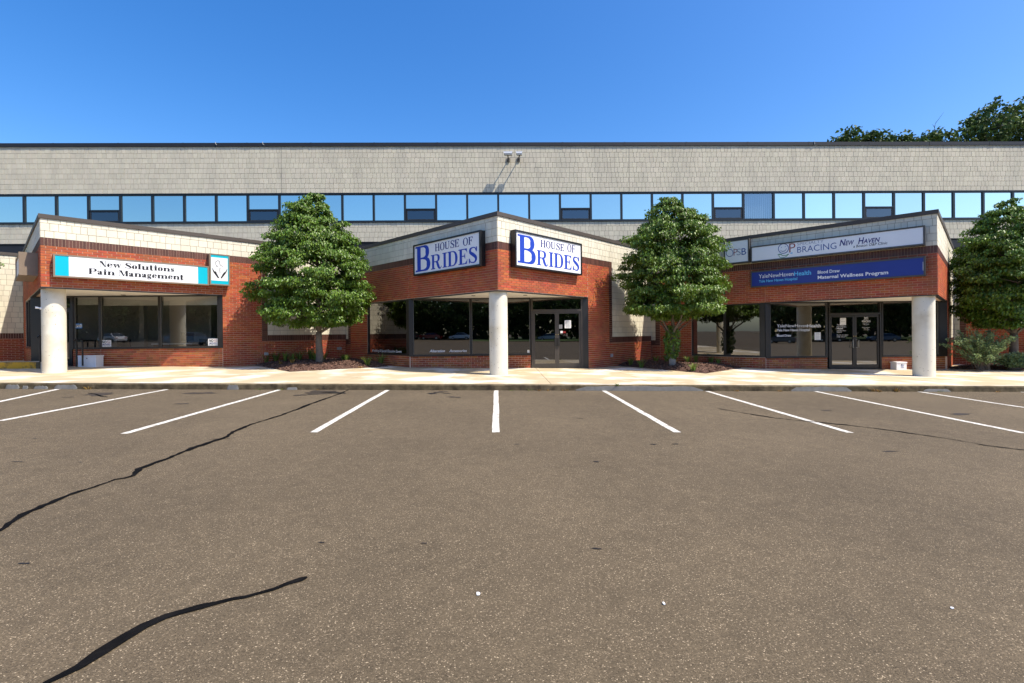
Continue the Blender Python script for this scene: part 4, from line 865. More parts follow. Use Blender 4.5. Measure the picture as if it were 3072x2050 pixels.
rail('black handrail left of the clinic column', ray(121, 1089).x / ray(121, 1089).y * min(17.6, max(pr.y, yl + .2)), min(17.6, max(pr.y, yl + .2)), min(17.6, max(pr.y, yl + .2)) + .35, zl)
pr2 = on_lot(232, 1084, zl + SL * -15); rail('black handrail right of the clinic column by the white box', ray(230, 1080).x / ray(230, 1080).y * 17.9, 17.9, 18.15, walk_z(-15.6) + .1)
def cabinet(label, fl_, fr_, top, depth, wall_y, text=False):
    A = on_walk(*fl_); B = on_walk(*fr_); y = min((A.y + B.y) / 2, wall_y - depth - .04); A = A * (y / A.y); B = B * (y / B.y); h = (fl_[1] - top) / F * (A.y) * 1.0
    z = walk_z((A.x + B.x) / 2); T = thing('storage_box', label, 'box', ((A.x + B.x) / 2, y + depth / 2, z))
    mb = MB(); mb.box(A.x, B.x, y, y + depth, z - .01, z + h - .05); mb.build('body', 'white_metal', T)
    mb = MB(); mb.box(A.x - .015, B.x + .015, y - .015, y + depth + .015, z + h - .048, z + h); mb.build('lid', 'white_metal', T)
    mb = MB(); mb.tube([((A.x + B.x) / 2, y - .012, z + h - .11), ((A.x + B.x) / 2, y + .01, z + h - .11)], .018, 10); mb.build('lock', 'black_frame', T)
    if text:
        mb = MB(); f = Face((A.x, y), (B.x, y), (0, -1))
        for i in range(5): quad(mb, f, f.L * .42, f.L * U(.62, .8), h * (.62 - .09 * i) + z, h * (.65 - .09 * i) + z, .003)
        mb.build('print', 'ink_blue', T)
cabinet('white metal storage box in front of the pain clinic window', (234, 1099), (288, 1099), 1065, .34, YrL)
cabinet('small white box with printed side next to the right column', (2690, 1108.5), (2720, 1108.5), 1084, .3, YrR, True)
# security cameras on the upper wall
q8 = zz(1480, 430, 9.225)
def seccam(label, base, c0, c1, head, o=.52, f=FW):
    a, z = f.px(*q8(*base), .03); T = thing('security_camera', label, 'camera', f.pt(a, z - .06, 0), 'cameras on the upper wall')
    ac, zc_ = f.px(*q8(*head), o)
    mb = MB(); f.box(mb, a - .07, a + .07, z - .09, z + .09, .004, .05); mb.build('wall_plate', 'sign_grey', T)
    MB().tube([f.pt(a, z, .05), f.pt(a, z - .02, .28), f.pt(ac, z + .02, o - .04), f.pt(ac, z + .12, o), f.pt(ac, zc_ - .08, o)], .026, 8).build('bracket', 'sign_grey', T)
    d0 = f.px(*q8(*c0), o)[0]; d1 = f.px(*q8(*c1), o)[0]
    mb = MB(); f.box(mb, d0, d1, zc_ - .08, zc_ + .04, o - .08, o + .08); mb.build('housing', 'grey_plastic', T)
    mb = MB(); f.box(mb, d0 - .05, d1 + .02, zc_ + .045, zc_ + .065, o - .1, o + .1); f.box(mb, d0 - .04, d1, zc_ - .02, zc_ + .044, o + .082, o + .095); mb.build('sun_shield', 'white_metal', T)
    MB().tube([f.pt(d0 - .001, zc_ - .02, o), f.pt(d0 - .02, zc_ - .02, o)], .055, 14).build('lens', 'lens', T)
seccam('larger white security camera on the upper wall, left of the pair', (415, 462), (305, 0), (515, 0), (405, 285))
seccam('smaller dark security camera on the upper wall, right of the pair', (700, 450), (650, 0), (790, 0), (720, 285))
T = thing('small_camera', 'small white camera on the side of the left concrete column', 'camera', (xl - .22, Y0 + .25, 2.2))
d = UN['L']; cc = Vector((xl - .19, Y0 + .63)); th = math.radians(236); e = Vector((math.cos(th), math.sin(th), 0)); zc_ = 1.5 + (1019 - 931) / F * 15.2
b0 = Vector((cc.x, cc.y, zc_)) + e * .30
mb = MB(); mb.tube([b0 - e * .01, b0 + e * .03], .04, 12); mb.build('mount', 'white_metal', T); MB().tube([b0 + e * .03, b0 + e * .07 + Vector((0, -.01, .015)), b0 + e * .08 + Vector((-.03, -.05, .02))], [.018, .03, .034], 10).build('housing', 'white_metal', T)
MB().tube([b0 + e * .08 + Vector((-.03, -.05, .02)), b0 + e * .08 + Vector((-.033, -.055, .02))], .022, 10).build('lens', 'lens', T)
def wallbox(name, label, f, u, v, w_, h, cat):
    a, z = f.px(u, v, .03); T = thing(name, label, cat, f.pt(a, z - h / 2, .02)); mb = MB(); f.box(mb, a - w_ / 2, a + w_ / 2, z - h / 2, z + h / 2, .0, .05); mb.build('box', 'grey_plastic', T)
    mb = MB(); f.box(mb, a - w_ * .42, a + w_ * .42, z - h * .36, z + h * .4, .051, .066); mb.build('cover', 'grey_plastic', T)
wallbox('outlet_box', 'grey outlet box on the sunlit brick left of the left tree', UN['L']['FR'], 799, 1062, .15, .11, 'outlet')
wallbox('outlet_box', 'grey outlet box on the shaded brick right of the left tree trunk', UN['L']['FR'], 1018, 1046, .2, .12, 'outlet')
wallbox('outlet_box', 'round-cornered grey outlet on the brick wall right of the bridal doors', UN['C']['FR'], 1835.5, 1067, .12, .13, 'outlet')

# furniture seen through the pain clinic window
zf = walk_z(xl) + .03
def chair(label, x, y, rz):
    T = thing('waiting_chair', label, 'chair', (x, y, zf), 'waiting room chairs'); c, s_ = math.cos(rz), math.sin(rz)
    def bx(x0, x1, y0, y1, z0, z1):
        P = [(px * c - py * s_ + x, px * s_ + py * c + y, pz + zf) for pz in (z0, z1) for px, py in ((x0, y0), (x1, y0), (x1, y1), (x0, y1))]; return MB().hexa(P)
    bx(-.27, .27, -.27, .27, .42, .5).build('seat', 'upholstery', T); bx(-.27, .27, .22, .3, .52, 1.0).build('backrest', 'upholstery', T)
    for i, j in ((-1, -1), (1, -1), (-1, 1), (1, 1)): bx(i * .25 - .02, i * .25 + .02, j * .25 - .02, j * .25 + .02, 0, .42).build('leg', 'black_frame', T)
    for i in (-1, 1): bx(i * .29 - .02, i * .29 + .02, -.25, .28, .62, .66).build('armrest', 'wood', T)
chair('black waiting chair behind the left pane of the pain clinic', xl - 1.9, YrL + .75, 3.3); chair('black waiting chair behind the no smoking card of the pain clinic', xl - .6, YrL + .8, 3.0); chair('black waiting chair beside the reception desk in the pain clinic', xl + 2.6, YrL + .7, 2.4)
T = thing('reception_desk', 'brown reception desk with pale top inside the pain clinic', 'desk', (xl + .9, YrL + 1.2, zf))
MB().box(xl + .2, xl + 1.7, YrL + .95, YrL + 1.45, zf, zf + .78).build('front', 'wood', T); MB().box(xl + .15, xl + 1.75, YrL + .9, YrL + 1.5, zf + .782, zf + .82).build('top', 'paper', T)
T = thing('monitor', 'black monitor on the reception desk inside the pain clinic', 'monitor', (xl + 1.4, YrL + 1.2, zf + .82))
MB().box(xl + 1.15, xl + 1.65, YrL + 1.18, YrL + 1.22, zf + .92, zf + 1.26).build('screen', 'upholstery', T); MB().box(xl + 1.3, xl + 1.5, YrL + 1.1, YrL + 1.3, zf + .822, zf + .84).build('base', 'upholstery', T); MB().box(xl + 1.38, xl + 1.42, YrL + 1.19, YrL + 1.21, zf + .84, zf + .92).build('neck', 'upholstery', T)
for (u0, u1, h) in ((221, 296, .26), (300, 475, .30), (481, 652, .30)):
    a0 = apx(fLs, u0); a1 = apx(fLs, u1); m2 = MB(); fLs.box(m2, a0 + .02, a1 - .02, UN['L']['s'] - .05 - h, UN['L']['s'] - .04, -.16, -.155); bo = m2.build('roller_blind', 'blind', UN['L']['T'])
    MB().tube([fLs.pt(a0 + .02, UN['L']['s'] - .055 - h, -.158), fLs.pt(a1 - .02, UN['L']['s'] - .055 - h, -.158)], .014, 8).build('bottom_bar', 'blind', bo)
MB().box(xl - .55, xl - .35, YrL + 1.2, YrL + 1.4, zf, UN['L']['s'] + .06).build('interior_pillar', 'room_wall', UN['L']['T'])
MB().box(xl + 1.9, xl + 2.0, YrL + 1.8, 21.1, zf, UN['L']['s'] + .06).build('partition', 'room_wall', UN['L']['T'])

# ------------------------------------------------------------------ vegetation
import numpy as np
rng = np.random.default_rng(11)
def unitv(a): return a / np.maximum(1e-6, np.linalg.norm(a, axis=1, keepdims=True))
def leaf_object(name, P, D, Nn, L, W, mat, parent, fold=.25):
    n = len(P); D = unitv(D); Sd = unitv(np.cross(D, Nn)); Nn = unitv(np.cross(Sd, D))
    L = L[:, None]; W = W[:, None]
    V = np.stack([P, P + D * L * .42 + Sd * W * .5 + Nn * W * fold, P + D * L - Nn * L * .10, P + D * L * .42 - Sd * W * .5 + Nn * W * fold], 1).reshape(-1, 3)
    me = bpy.data.meshes.new(name); me.vertices.add(4 * n); me.vertices.foreach_set('co', V.ravel().astype(np.float32))
    idx = np.arange(n)[:, None] * 4 + np.array([0, 1, 2, 0, 2, 3])[None]
    me.loops.add(6 * n); me.loops.foreach_set('vertex_index', idx.ravel().astype(np.int32))
    me.polygons.add(2 * n); me.polygons.foreach_set('loop_start', np.arange(0, 6 * n, 3, dtype=np.int32)); me.polygons.foreach_set('loop_total', np.full(2 * n, 3, np.int32))
    me.materials.append(MAT[mat]); me.update(calc_edges=True); me.validate()
    o = bpy.data.objects.new(name, me); link(o, parent); return o
def limb(mb, p, q, r0, r1, n=5, sag=.0, seg=6, wob=.05):
    p = Vector(p); q = Vector(q); L = (q - p).length; pts = []
    for i in range(seg + 1):
        t = i / seg; w_ = wob * L * math.sin(math.pi * t) * .4; pts.append(p.lerp(q, t) + Vector((U(-w_, w_), U(-w_, w_), sag * L * math.sin(math.pi * t))))
    mb.tube(pts, [r0 + (r1 - r0) * i / seg for i in range(seg + 1)], n); return pts
def street_tree(label, base, prof, trunk_r, fork, seed, mat='leaf', n_cl=640, per=150, painted=False, extra=None):
    """prof: (z, left reach, right reach) of the crown; fork: height where limbs start"""
    global rng; rng = np.random.default_rng(seed); random.seed(seed)
    T = thing('street_tree', label, 'tree', base, 'trees in the mulch beds'); B = Vector(base)
    zs = [p[0] for p in prof]; tops = zs[-1]
    def reach(z, cs):      # cs = cos of direction; left/right asymmetry
        l = np.interp(z, zs, [p[1] for p in prof]); r = np.interp(z, zs, [p[2] for p in prof]); return np.where(cs < 0, l, r)
    mb = MB(); fk = B.z + fork
    limb(mb, B - Vector((0, 0, .15)), (B.x + U(-.03, .03), B.y, fk), trunk_r * 1.25, trunk_r * .9, 10, seg=6, wob=.03)
    tips = []
    # leader + scaffold limbs
    lead = limb(mb, (B.x, B.y, fk - .05), (B.x + U(-.2, .2), B.y, tops - .4), trunk_r * .7, .012, 7, seg=10, wob=.06)
    for i in range(20):
        t = (i + .5) / 20; z = fk + (tops - fk) * (t * .72); th = i * 2.4 + U(-.3, .3)
        zt_ = z + U(.5, 1.1) * (1 - t * .4); rr = float(reach(zt_, np.cos(th))) * U(.72, .92)
        st = lead[min(len(lead) - 2, int(t * .75 * len(lead)))] if i > 5 else Vector((B.x, B.y, fk - .05 + .04 * i))
        en = Vector((B.x + rr * math.cos(th), B.y + rr * math.sin(th) * .93, zt_)); pts = limb(mb, st, en, trunk_r * (.5 - .25 * t), .01, 6, .06, 7, .10)
        for j in range(5):
            p = pts[2 + j]; e2 = p + Vector((U(-.5, .5), U(-.5, .5), U(.05, .5))); limb(mb, p, e2, .014, .004, 4, 0, 3)
    if painted:
        tk = mb.build('trunk', 'bark', T, smooth=True)
        MB().tube([(B.x, B.y, B.z - .1), (B.x + .004, B.y, B.z + .2), (B.x, B.y, B.z + .34)], [trunk_r * 1.32, trunk_r * 1.24, trunk_r * 1.2], 12).build('painted_bark', 'pale_bark', tk, smooth=True)
    else: tk = mb.build('trunk', 'bark', T, smooth=True)
    # leaf clumps: layered, flat, mostly in the outer shell
    z = zs[0] + (tops - zs[0]) * rng.beta(1.05, 1.25, n_cl); th = rng.uniform(0, 2 * np.pi, n_cl)
    lay = .34; z = np.round((z + .1 * np.sin(th * 3)) / lay) * lay + rng.normal(0, .06, n_cl); z = np.clip(z, zs[0] + .02, tops - .05)
    cs = np.cos(th); rr = reach(z, cs) * (1 + .09 * np.sin(4 * th + z * 3.3 + seed) + .06 * np.sin(9 * th - z * 5) + rng.normal(0, .05, n_cl)) * rng.uniform(.12, 1, n_cl) ** .42
    C = np.stack([B.x + rr * np.cos(th), B.y + rr * np.sin(th) * .93, z + .0 * rr], 1)
    sz = rng.uniform(.19, .40, n_cl) * np.clip(reach(z, cs) / 1.4, .5, 1)
    per_c = np.maximum(12, (per * rng.uniform(.6, 1.3, n_cl) * (sz / .3) ** 1.6)).astype(int)
    ci = np.repeat(np.arange(n_cl), per_c); n = len(ci)
    off = rng.normal(0, 1, (n, 3)); off = unitv(off) * rng.uniform(0, 1, (n, 1)) ** .45 * sz[ci][:, None] * np.array([1.15, 1.15, .55])
    P = C[ci] + off
    hz = rng.uniform(zs[0] + .35, zs[0] + (tops - zs[0]) * .72, 9); hx = B.x + rng.uniform(-.62, .62, 9) * reach(hz, np.ones(9)); hr = rng.uniform(.10, .24, 9)
    q2 = np.min(np.sqrt(((P[:, None, 0] - hx[None]) / 1.3) ** 2 + (P[:, None, 2] - hz[None]) ** 2) / hr[None], 1); keep = (q2 > 1) | (rng.uniform(0, 1, n) < .12); P = P[keep]; ci = ci[keep]; n = len(P)
    outw = P - np.array([B.x, B.y, 0]); outw[:, 2] = 0; outw = unitv(outw + 1e-3)
    D = outw * rng.uniform(.1, .8, (n, 1)) + rng.normal(0, .42, (n, 3)) + np.array([0, 0, -.75]); Nn = rng.normal(0, .45, (n, 3)) + outw * .55 + np.array([0, 0, .75])
    Lf = rng.uniform(.06, .135, n); Wf = Lf * rng.uniform(.52, .70, n)
    if extra is not None:
        m_ = len(extra); P = np.concatenate([P, extra]); D = np.concatenate([D, rng.normal(0, .4, (m_, 3)) + np.array([0, -.2, -.8])]); Nn = np.concatenate([Nn, rng.normal(0, .5, (m_, 3)) + np.array([0, -.7, .5])]); Lf = np.concatenate([Lf, rng.uniform(.10, .16, m_)]); Wf = np.concatenate([Wf, Lf[-m_:] * .6])
    leaf_object('crown', P, D, Nn, Lf, Wf, mat, T)
    return T
def crown_prof(u0, base, rows):
    """rows: (v, u_left, u_right) display pixels (2350 wide) -> heights and reaches at the trunk's distance"""
    out = []; fy = Face((-60, base[1]), (60, base[1]), (0, -1))
    for v, a, b in rows:
        za = fy.px((a + b) / 2 * k, v * k)[1]; xa = fy.px(a * k, v * k)[0] - 60; xb = fy.px(b * k, v * k)[0] - 60
        out.append((za, max(.08, (base[0] - xa) * (.87 if v > 640 else .95) - .03), max(.08, (xb - base[0]) * (.87 if v > 640 else .95) - .03)))
    out.sort(); return out
TY = 18.45
def ground_at(u, y, zc): # x at photo column u, depth y
    d_ = ray(u, 1005); return CAM.x + d_.x / d_.y * y
x1 = ground_at(958, TY, 0); x2 = ground_at(2016, TY, 0); x3 = ground_at(3040, TY, 0); x0_ = -21.75
b1 = (x1, TY, walk_z(x1) + .22); b2 = (x2, TY, walk_z(x2) + .16); b3 = (x3, TY, walk_z(x3) + .15); b0_ = (x0_, TY, walk_z(x0_) + .2)
pr1 = crown_prof(733, b1, [(744, 640, 800), (725, 592, 848), (690, 582, 856), (640, 586, 852), (600, 592, 838), (560, 604, 822), (520, 632, 800), (490, 652, 762), (465, 680, 742), (447, 702, 718)])
pr2_ = crown_prof(1545, b2, [(728, 1490, 1630), (708, 1428, 1685), (670, 1426, 1690), (630, 1430, 1690), (590, 1440, 1672), (550, 1452, 1655), (515, 1470, 1625), (485, 1490, 1598), (468, 1506, 1565), (453, 1520, 1535)])
pr3 = [(z - .30 - .0, l * .80, r * 1.05) for z, l, r in pr1]
n_ = 520; th = rng.uniform(0, 6.28, n_); zz_ = rng.uniform(.28, 1.55, n_); rr = .30 * np.sin(np.clip((zz_ - .1) / 1.6, 0, 1) * np.pi) ** .6 * rng.uniform(.3, 1, n_) ** .5
ex = np.stack([b2[0] + rr * np.cos(th), b2[1] + rr * np.sin(th), b2[2] + zz_], 1)
street_tree('full green tree with bare grey trunk, between the pain clinic and the bridal shop', b1, pr1, .12, 1.15, 21)
pr2_ = [(z, l, r * .9) for z, l, r in pr2_]
street_tree('full green tree with leafy, white-based trunk, right of the bridal shop doors', b2, pr2_, .105, 1.05, 22, 'leaf_b', painted=True, extra=ex)
street_tree('green tree cut by the right edge of the picture, above the pale shrub', b3, pr3, .13, 1.3, 23)
street_tree('green tree at the left edge, only its branch tips in view', b0_, [(z + .35, l, r) for z, l, r in pr1], .12, 1.5, 24, n_cl=300)
# far oaks behind the building and across the lot
def oak(label, base, lobes, seed, leaf=.34, n_per=700, trunk=.35, name='oak_tree', grp='tall trees behind the office building', dead=()):
    r_ = np.random.default_rng(seed); random.seed(seed); T = thing(name, label, 'tree', base, grp); B = Vector(base); mb = MB()
    zmin = min(l[2] - l[3] for l in lobes); fork = B.z + (zmin - B.z) * .8
    limb(mb, B - Vector((0, 0, .3)), (B.x, B.y, fork), trunk, trunk * .7, 8)
    Ps = []
    for (lx, ly, lz, lr) in lobes:
        limb(mb, (B.x, B.y, fork - .2), (lx, ly, lz), trunk * .45, .04, 6, 0, 7, .12)
        m_ = int(21 * lr); c = r_.normal(0, 1, (m_, 3)); c = unitv(c) * (r_.uniform(.25, 1, (m_, 1)) ** .5) * lr * np.array([1, 1, .8]) + np.array([lx, ly, lz])
        for q in c[:14]: limb(mb, (lx, ly, lz), tuple(q), .06, .015, 4, 0, 4, .1)
        for q in c: 
            kk = int(n_per / 26 * r_.uniform(.6, 1.4)); Ps.append(q + unitv(r_.normal(0, 1, (kk, 3))) * r_.uniform(0, 1, (kk, 1)) ** .5 * np.array([.62, .62, .42]) * r_.uniform(.7, 1.3))
    for (p, q) in dead:
        pts = limb(mb, p, q, .05, .015, 4, 0, 5, .1)
        for j in range(1, 6): limb(mb, pts[j], pts[j] + Vector((U(-.7, .7), U(-.4, .4), U(.3, .9))), .02, .006, 3, 0, 3)
    mb.build('trunk', 'dark_bark', T, smooth=True)
    P = np.concatenate(Ps); n = len(P); D = r_.normal(0, .6, (n, 3)) + np.array([0, 0, -.35]); Nn = r_.normal(0, .6, (n, 3)) + np.array([0, 0, .7]); L = r_.uniform(.7, 1.2, n) * leaf
    leaf_object('crown', P, D, Nn, L, L * .62, 'leaf_far', T); return T
OY = 38
oak('large dark oak rising above the roof at the right edge', (41.5, OY, -.6), [(41.3, OY, 18.3, 2.5), (38.6, OY - .5, 17.2, 2.2), (36.4, OY, 15.8, 1.9), (44.2, OY, 18.2, 3.0), (40.2, OY + 1, 14.6, 2.6), (43, OY - 1, 14.5, 3.), (47, OY, 15.5, 3.)], 31)
oak('low dark treetop showing just above the roof, left of the others', (28.6, OY, -.5), [(28.4, OY, 16.5, 1.25), (29.6, OY, 16.2, 1.3), (27.2, OY, 15.9, 1.1), (30.6, OY, 16.0, .9), (28.8, OY, 14.4, 1.7)], 32, trunk=.25)
oak('low dark treetop with bare twigs showing above the roof, between the other two', (33.2, OY, -.5), [(32.0, OY, 16.3, 1.0), (33.6, OY, 15.9, 1.1), (34.6, OY, 16.5, 1.15), (33.2, OY, 14.4, 1.8)], 33, trunk=.25, dead=[((34.9, OY, 16.4), (35.2, OY, 18.1))])
# shade trees across the lot behind the camera (they darken the shop windows)
proto = None
src = [oak('broad tree across the lot, seen only as a reflection in the shop windows', (-54, -58, .5), [(-54, -58, 9, 5), (-58, -58, 7, 4.5), (-50, -57, 7, 4.5), (-54, -56, 4.6, 4)], 41, .55, 420, .4, 'lot_tree', 'trees across the lot behind the camera')]
for x in range(-110, 120, 8):
    if x == -54: continue
    r0 = src[0]; c = r0.copy(); col.objects.link(c); c.location = (x + U(-1, 1), -62 + U(-9, 9) - (8 if abs(x) < 30 else 0), .3); c.rotation_euler = (0, 0, U(0, 6)); s_ = U(.9, 1.35); c.scale = (s_, s_, s_)
    for ch in r0.children:
        e = ch.copy(); col.objects.link(e); e.parent = c; e.matrix_parent_inverse = ch.matrix_parent_inverse.copy()
# cars across the lot, seen only as reflections
def car(label, x, y, rz, paint, grp='cars parked across the lot behind the camera'):
    T = thing('parked_car', label, 'car', (0, 0, 0), grp)
    prof = [(-2.2, .35), (-2.25, .62), (-2.1, .82), (-1.3, .92), (-.55, 1.38), (.9, 1.44), (1.75, .98), (2.2, .9), (2.28, .6), (2.2, .32)]
    def hw(z): return .86 if z < .95 else .86 - (z - .95) * .45
    mb = MB(); n = len(prof); L_ = [(p[0], -hw(p[1]), p[1]) for p in prof]; R_ = [(p[0], hw(p[1]), p[1]) for p in prof]
    mb.add(L_ + R_, [(i, n + i, n + (i + 1) % n, (i + 1) % n) for i in range(n)] + [tuple(range(n)), tuple(range(2 * n - 1, n - 1, -1))]); mb.build('body', paint, T)
    mb = MB(); g = [(-1.18, .97), (-.52, 1.33), (.86, 1.39), (1.55, 1.0)]
    for sg in (-1, 1): mb.add([(p[0], sg * (hw(p[1]) + .006), p[1]) for p in g], [(0, 1, 2, 3)])
    mb.add([(-1.27, -.72, .96), (-.6, -.62, 1.36), (-.6, .62, 1.36), (-1.27, .72, .96)], [(0, 1, 2, 3)]); mb.add([(.98, -.62, 1.41), (1.72, -.72, 1.02), (1.72, .72, 1.02), (.98, .62, 1.41)], [(0, 1, 2, 3)])
    mb.v = [(v[0] + (-.03 if v[0] < -.55 else .03 if v[0] > .95 else 0), v[1], v[2] + .01) for v in mb.v]; mb.build('windows', 'car_glass', T)
    for i in (-1.35, 1.4):
        for sg in (-1, 1):
            wh = MB().tube([(i, sg * .72, .32), (i, sg * .89, .32)], .32, 20).build('wheel', 'tyre', T); MB().tube([(i, sg * .885, .32), (i, sg * .9, .32)], .2, 14).build('rim', 'rim', wh)
    for sg in (-1, 1):
        MB().box(-2.27, -2.2, sg * .62 - .17, sg * .62 + .17, .62, .74).build('headlight', 'sign_white', T); MB().box(2.2, 2.29, sg * .62 - .15, sg * .62 + .15, .68, .82).build('tail_light', 'car_red', T)
    T.location = (x, y, lot_z(x)); T.rotation_euler = (0, 0, rz)
for lb, x, y, rz, p in (('white car across the lot, reflected in the bridal shop window', -9, -66, .1, 'car_white'), ('red car across the lot, reflected in the bridal shop window', -15, -64, .2, 'car_red'), ('black car across the lot, reflected beside the red one', -19.5, -63, .3, 'car_black'), ('silver car across the lot, reflected in the bridal shop doors', 10, -64, .2, 'car_silver'), ('blue car across the lot, reflected in the pain clinic window', -33, -14, 2.2, 'car_blue'), ('white car across the lot, reflected in the pain clinic window', -62, -40, .4, 'car_white'), ('grey car across the lot, reflected in the pain clinic window', -55, -44, .2, 'car_grey'), ('grey car across the lot, reflected in the hospital window', 46, -40, .9, 'car_grey'), ('black car across the lot, reflected in the hospital window', 58, -46, .4, 'car_black'), ('blue car across the lot, reflected in the hospital doors', 66, -44, .2, 'car_blue')):
    car(lb, x, y, rz, p)
n_ = 26000; P = np.stack([rng.uniform(-150, 150, n_), rng.uniform(-86, -76, n_), rng.uniform(0, 1, n_) ** .8 * 9.5], 1); P[:, 2] *= 1 + .25 * np.sin(P[:, 0] * .16) * np.cos(P[:, 0] * .05)
L_ = rng.uniform(.8, 1.7, n_); wd_ = leaf_object('woodland_edge', P, rng.normal(0, .6, (n_, 3)) + np.array([0, 0, -.3]), rng.normal(0, .5, (n_, 3)) + np.array([0, .6, .5]), L_, L_ * .8, 'leaf_far', None)
tag(wd_, 'dark wood edge across the lot behind the camera', 'woodland'); wd_['kind'] = 'stuff'
mb = MB(); sheet(mb, -120, 120, -120, -50, lot_z, .06, .1); mb.build('grass_verge', 'grass', kind='structure')

# mulch beds
def bed(label, A, Tp, Bp, Vv, seed, peak=.22):
    random.seed(seed); n = 26; mb = MB()
    def pos(i, j):
        p = Tp * ((1 - i) * (1 - j)) + Bp * (i * (1 - j)) + Vv * (i * j) + A * ((1 - i) * j); m_ = min(i, j); h = peak * (1 - (1 - min(1, m_ / .35)) ** 2) * (1 - .25 * max(i, j) ** 2)
        return p.x, p.y, h
    for a in range(n + 1):
        for b in range(n + 1):
            x, y, h = pos(a / n, b / n); mb.v.append((x, y, walk_z(x) + .008 + h + (U(-.015, .02) if 0 < a and 0 < b else 0)))
    for a in range(n):
        for b in range(n): mb.f.append((a * (n + 1) + b, (a + 1) * (n + 1) + b, (a + 1) * (n + 1) + b + 1, a * (n + 1) + b + 1)); mb.mi.append(0)
    o = mb.build('mulch_bed', 'mulch', kind='structure', smooth=False); o['label'] = label
    mb = MB()
    for _ in range(3200):
        i, j = R(), R(); x, y, h = pos(i, j); z = walk_z(x) + .015 + h; a = U(0, 6.28); l = U(.012, .04); w_ = U(.006, .016); t = U(-.5, .5); c, s_ = math.cos(a), math.sin(a)
        P = [(x + (dx * l) * c - (dy * w_) * s_, y + (dx * l) * s_ + (dy * w_) * c, z + dx * l * t + U(0, .01) + .012 * dy) for dx, dy in ((-1, -1), (1, -1), (1, 1), (-1, 1))]; mb.add(P, [(0, 1, 2, 3)])
    mb.build('wood_chips', 'chip', o, 'stuff')
    G_ = [(v[0], v[1], v[2]) for v in [tuple(Vector(q.co) + o.location) for q in o.data.vertices]]
    return lambda x, y: min(G_, key=lambda g: (g[0] - x) ** 2 + (g[1] - y) ** 2)
V3 = lambda p: Vector((p.x, p.y, 0))
g1 = bed('brown mulch bed left of the bridal shop', V3(on_walk(752, 1094.5)), V3(on_walk(869, 1116)), V3(on_walk(1165, 1100.5)), Vector((X0 - S / 2, VY - .05, 0)), 51)
g2 = bed('brown mulch bed right of the bridal shop', V3(on_walk(1811, 1094.5)), V3(on_walk(2118, 1121)), V3(on_walk(2225, 1104.5)), Vector((X0 + S / 2, VY - .05, 0)), 52, .19)
g3 = bed('brown mulch bed under the right-edge tree', V3(on_walk(2850, 1103)), V3(on_walk(2850, 1106.5)), V3(on_walk(3260, 1119)), Vector((21.6, 22.2, 0)) + Vector((3, -1, 0)), 53, .14)
def clump(label, x, y, z, h, n, mat, seed, spread=.5, name='grass_clump', wd=.014, grp='grassy plants in the mulch'):
    random.seed(seed); mb = MB()
    for _ in range(n):
        a = U(0, 6.28); l = h * U(.6, 1.15); lean = U(.15, 1) * spread * l; d = Vector((math.cos(a), math.sin(a), 0)); s_ = Vector((-d.y, d.x, 0)) * wd * U(.7, 1.3); b = Vector((x, y, z)) + d * U(0, .06) + Vector((U(-.04, .04), U(-.04, .04), -.02))
        pts = [b + d * lean * t ** 1.6 + Vector((0, 0, l * (t - .35 * t ** 2.4 * spread * 1.6))) for t in (0, .35, .7, 1)]
        V_ = []; 
        for i, p in enumerate(pts): w_ = (1, .9, .6, .08)[i]; V_ += [p - s_ * w_, p + s_ * w_]
        mb.add(V_, [(2 * i, 2 * i + 1, 2 * i + 3, 2 * i + 2) for i in range(3)])
    return tag(mb.build(name, mat), label, 'plant', grp)
def at(u, v, h): p = on_lot(u, v, .145 + h); return p.x, p.y, walk_z(p.x) + h
L1 = 'green strappy grass clump in the mulch under the left tree'; L2 = 'green strappy grass clump in the mulch under the tree right of the bridal doors'
for i, (u, v, hh) in enumerate(((770, 1087, .26), (800, 1088, .28), (828, 1088, .32), (853, 1090, .34), (872, 1091, .28), (905, 1088, .34), (930, 1087, .40), (945, 1089, .3), (965, 1088, .34), (1032, 1087, .22), (1043, 1088, .22), (1102, 1099, .30), (1150, 1095, .34))):
    x, y, z = at(u, v, .10 if u < 1090 else .04); y = min(y, 20.3); q_ = g1(x, y); clump(L1, q_[0], q_[1], q_[2], hh * 1.9, 44, 'blade', 100 + i, .75)
for i, (u, v, hh) in enumerate(((1886, 1094, .26), (1925, 1098, .32), (1962, 1090, .24), (1983, 1089, .24), (2070, 1095, .26), (2090, 1093, .28), (2135, 1092, .24), (2080, 1112, .24), (2160, 1094, .2))):
    x, y, z = at(u, v, .08 if v < 1105 else .05); y = min(y, 20.3); q_ = g2(x, y); clump(L2, q_[0], q_[1], q_[2], hh * 1.8, 40, 'blade', 140 + i, .7)
for i, (u, v, hh, lb) in enumerate(((843, 1098, .24, 'tan dried grass tuft on the front of the left mulch bed'), (880, 1098, .3, 'yellowing grass tuft on the front slope of the left mulch bed'), (1090, 1101, .14, 'orange-brown dead clump at the right end of the left mulch bed'), (2030, 1096, .18, 'tan dried tuft beside the white trunk base'))):
    x, y, z = at(u, v, .06); q_ = (g1 if u < 1500 else g2)(x, y); clump(lb, q_[0], q_[1], q_[2], hh, 26, 'dry_blade', 170 + i, .9, 'dry_grass')
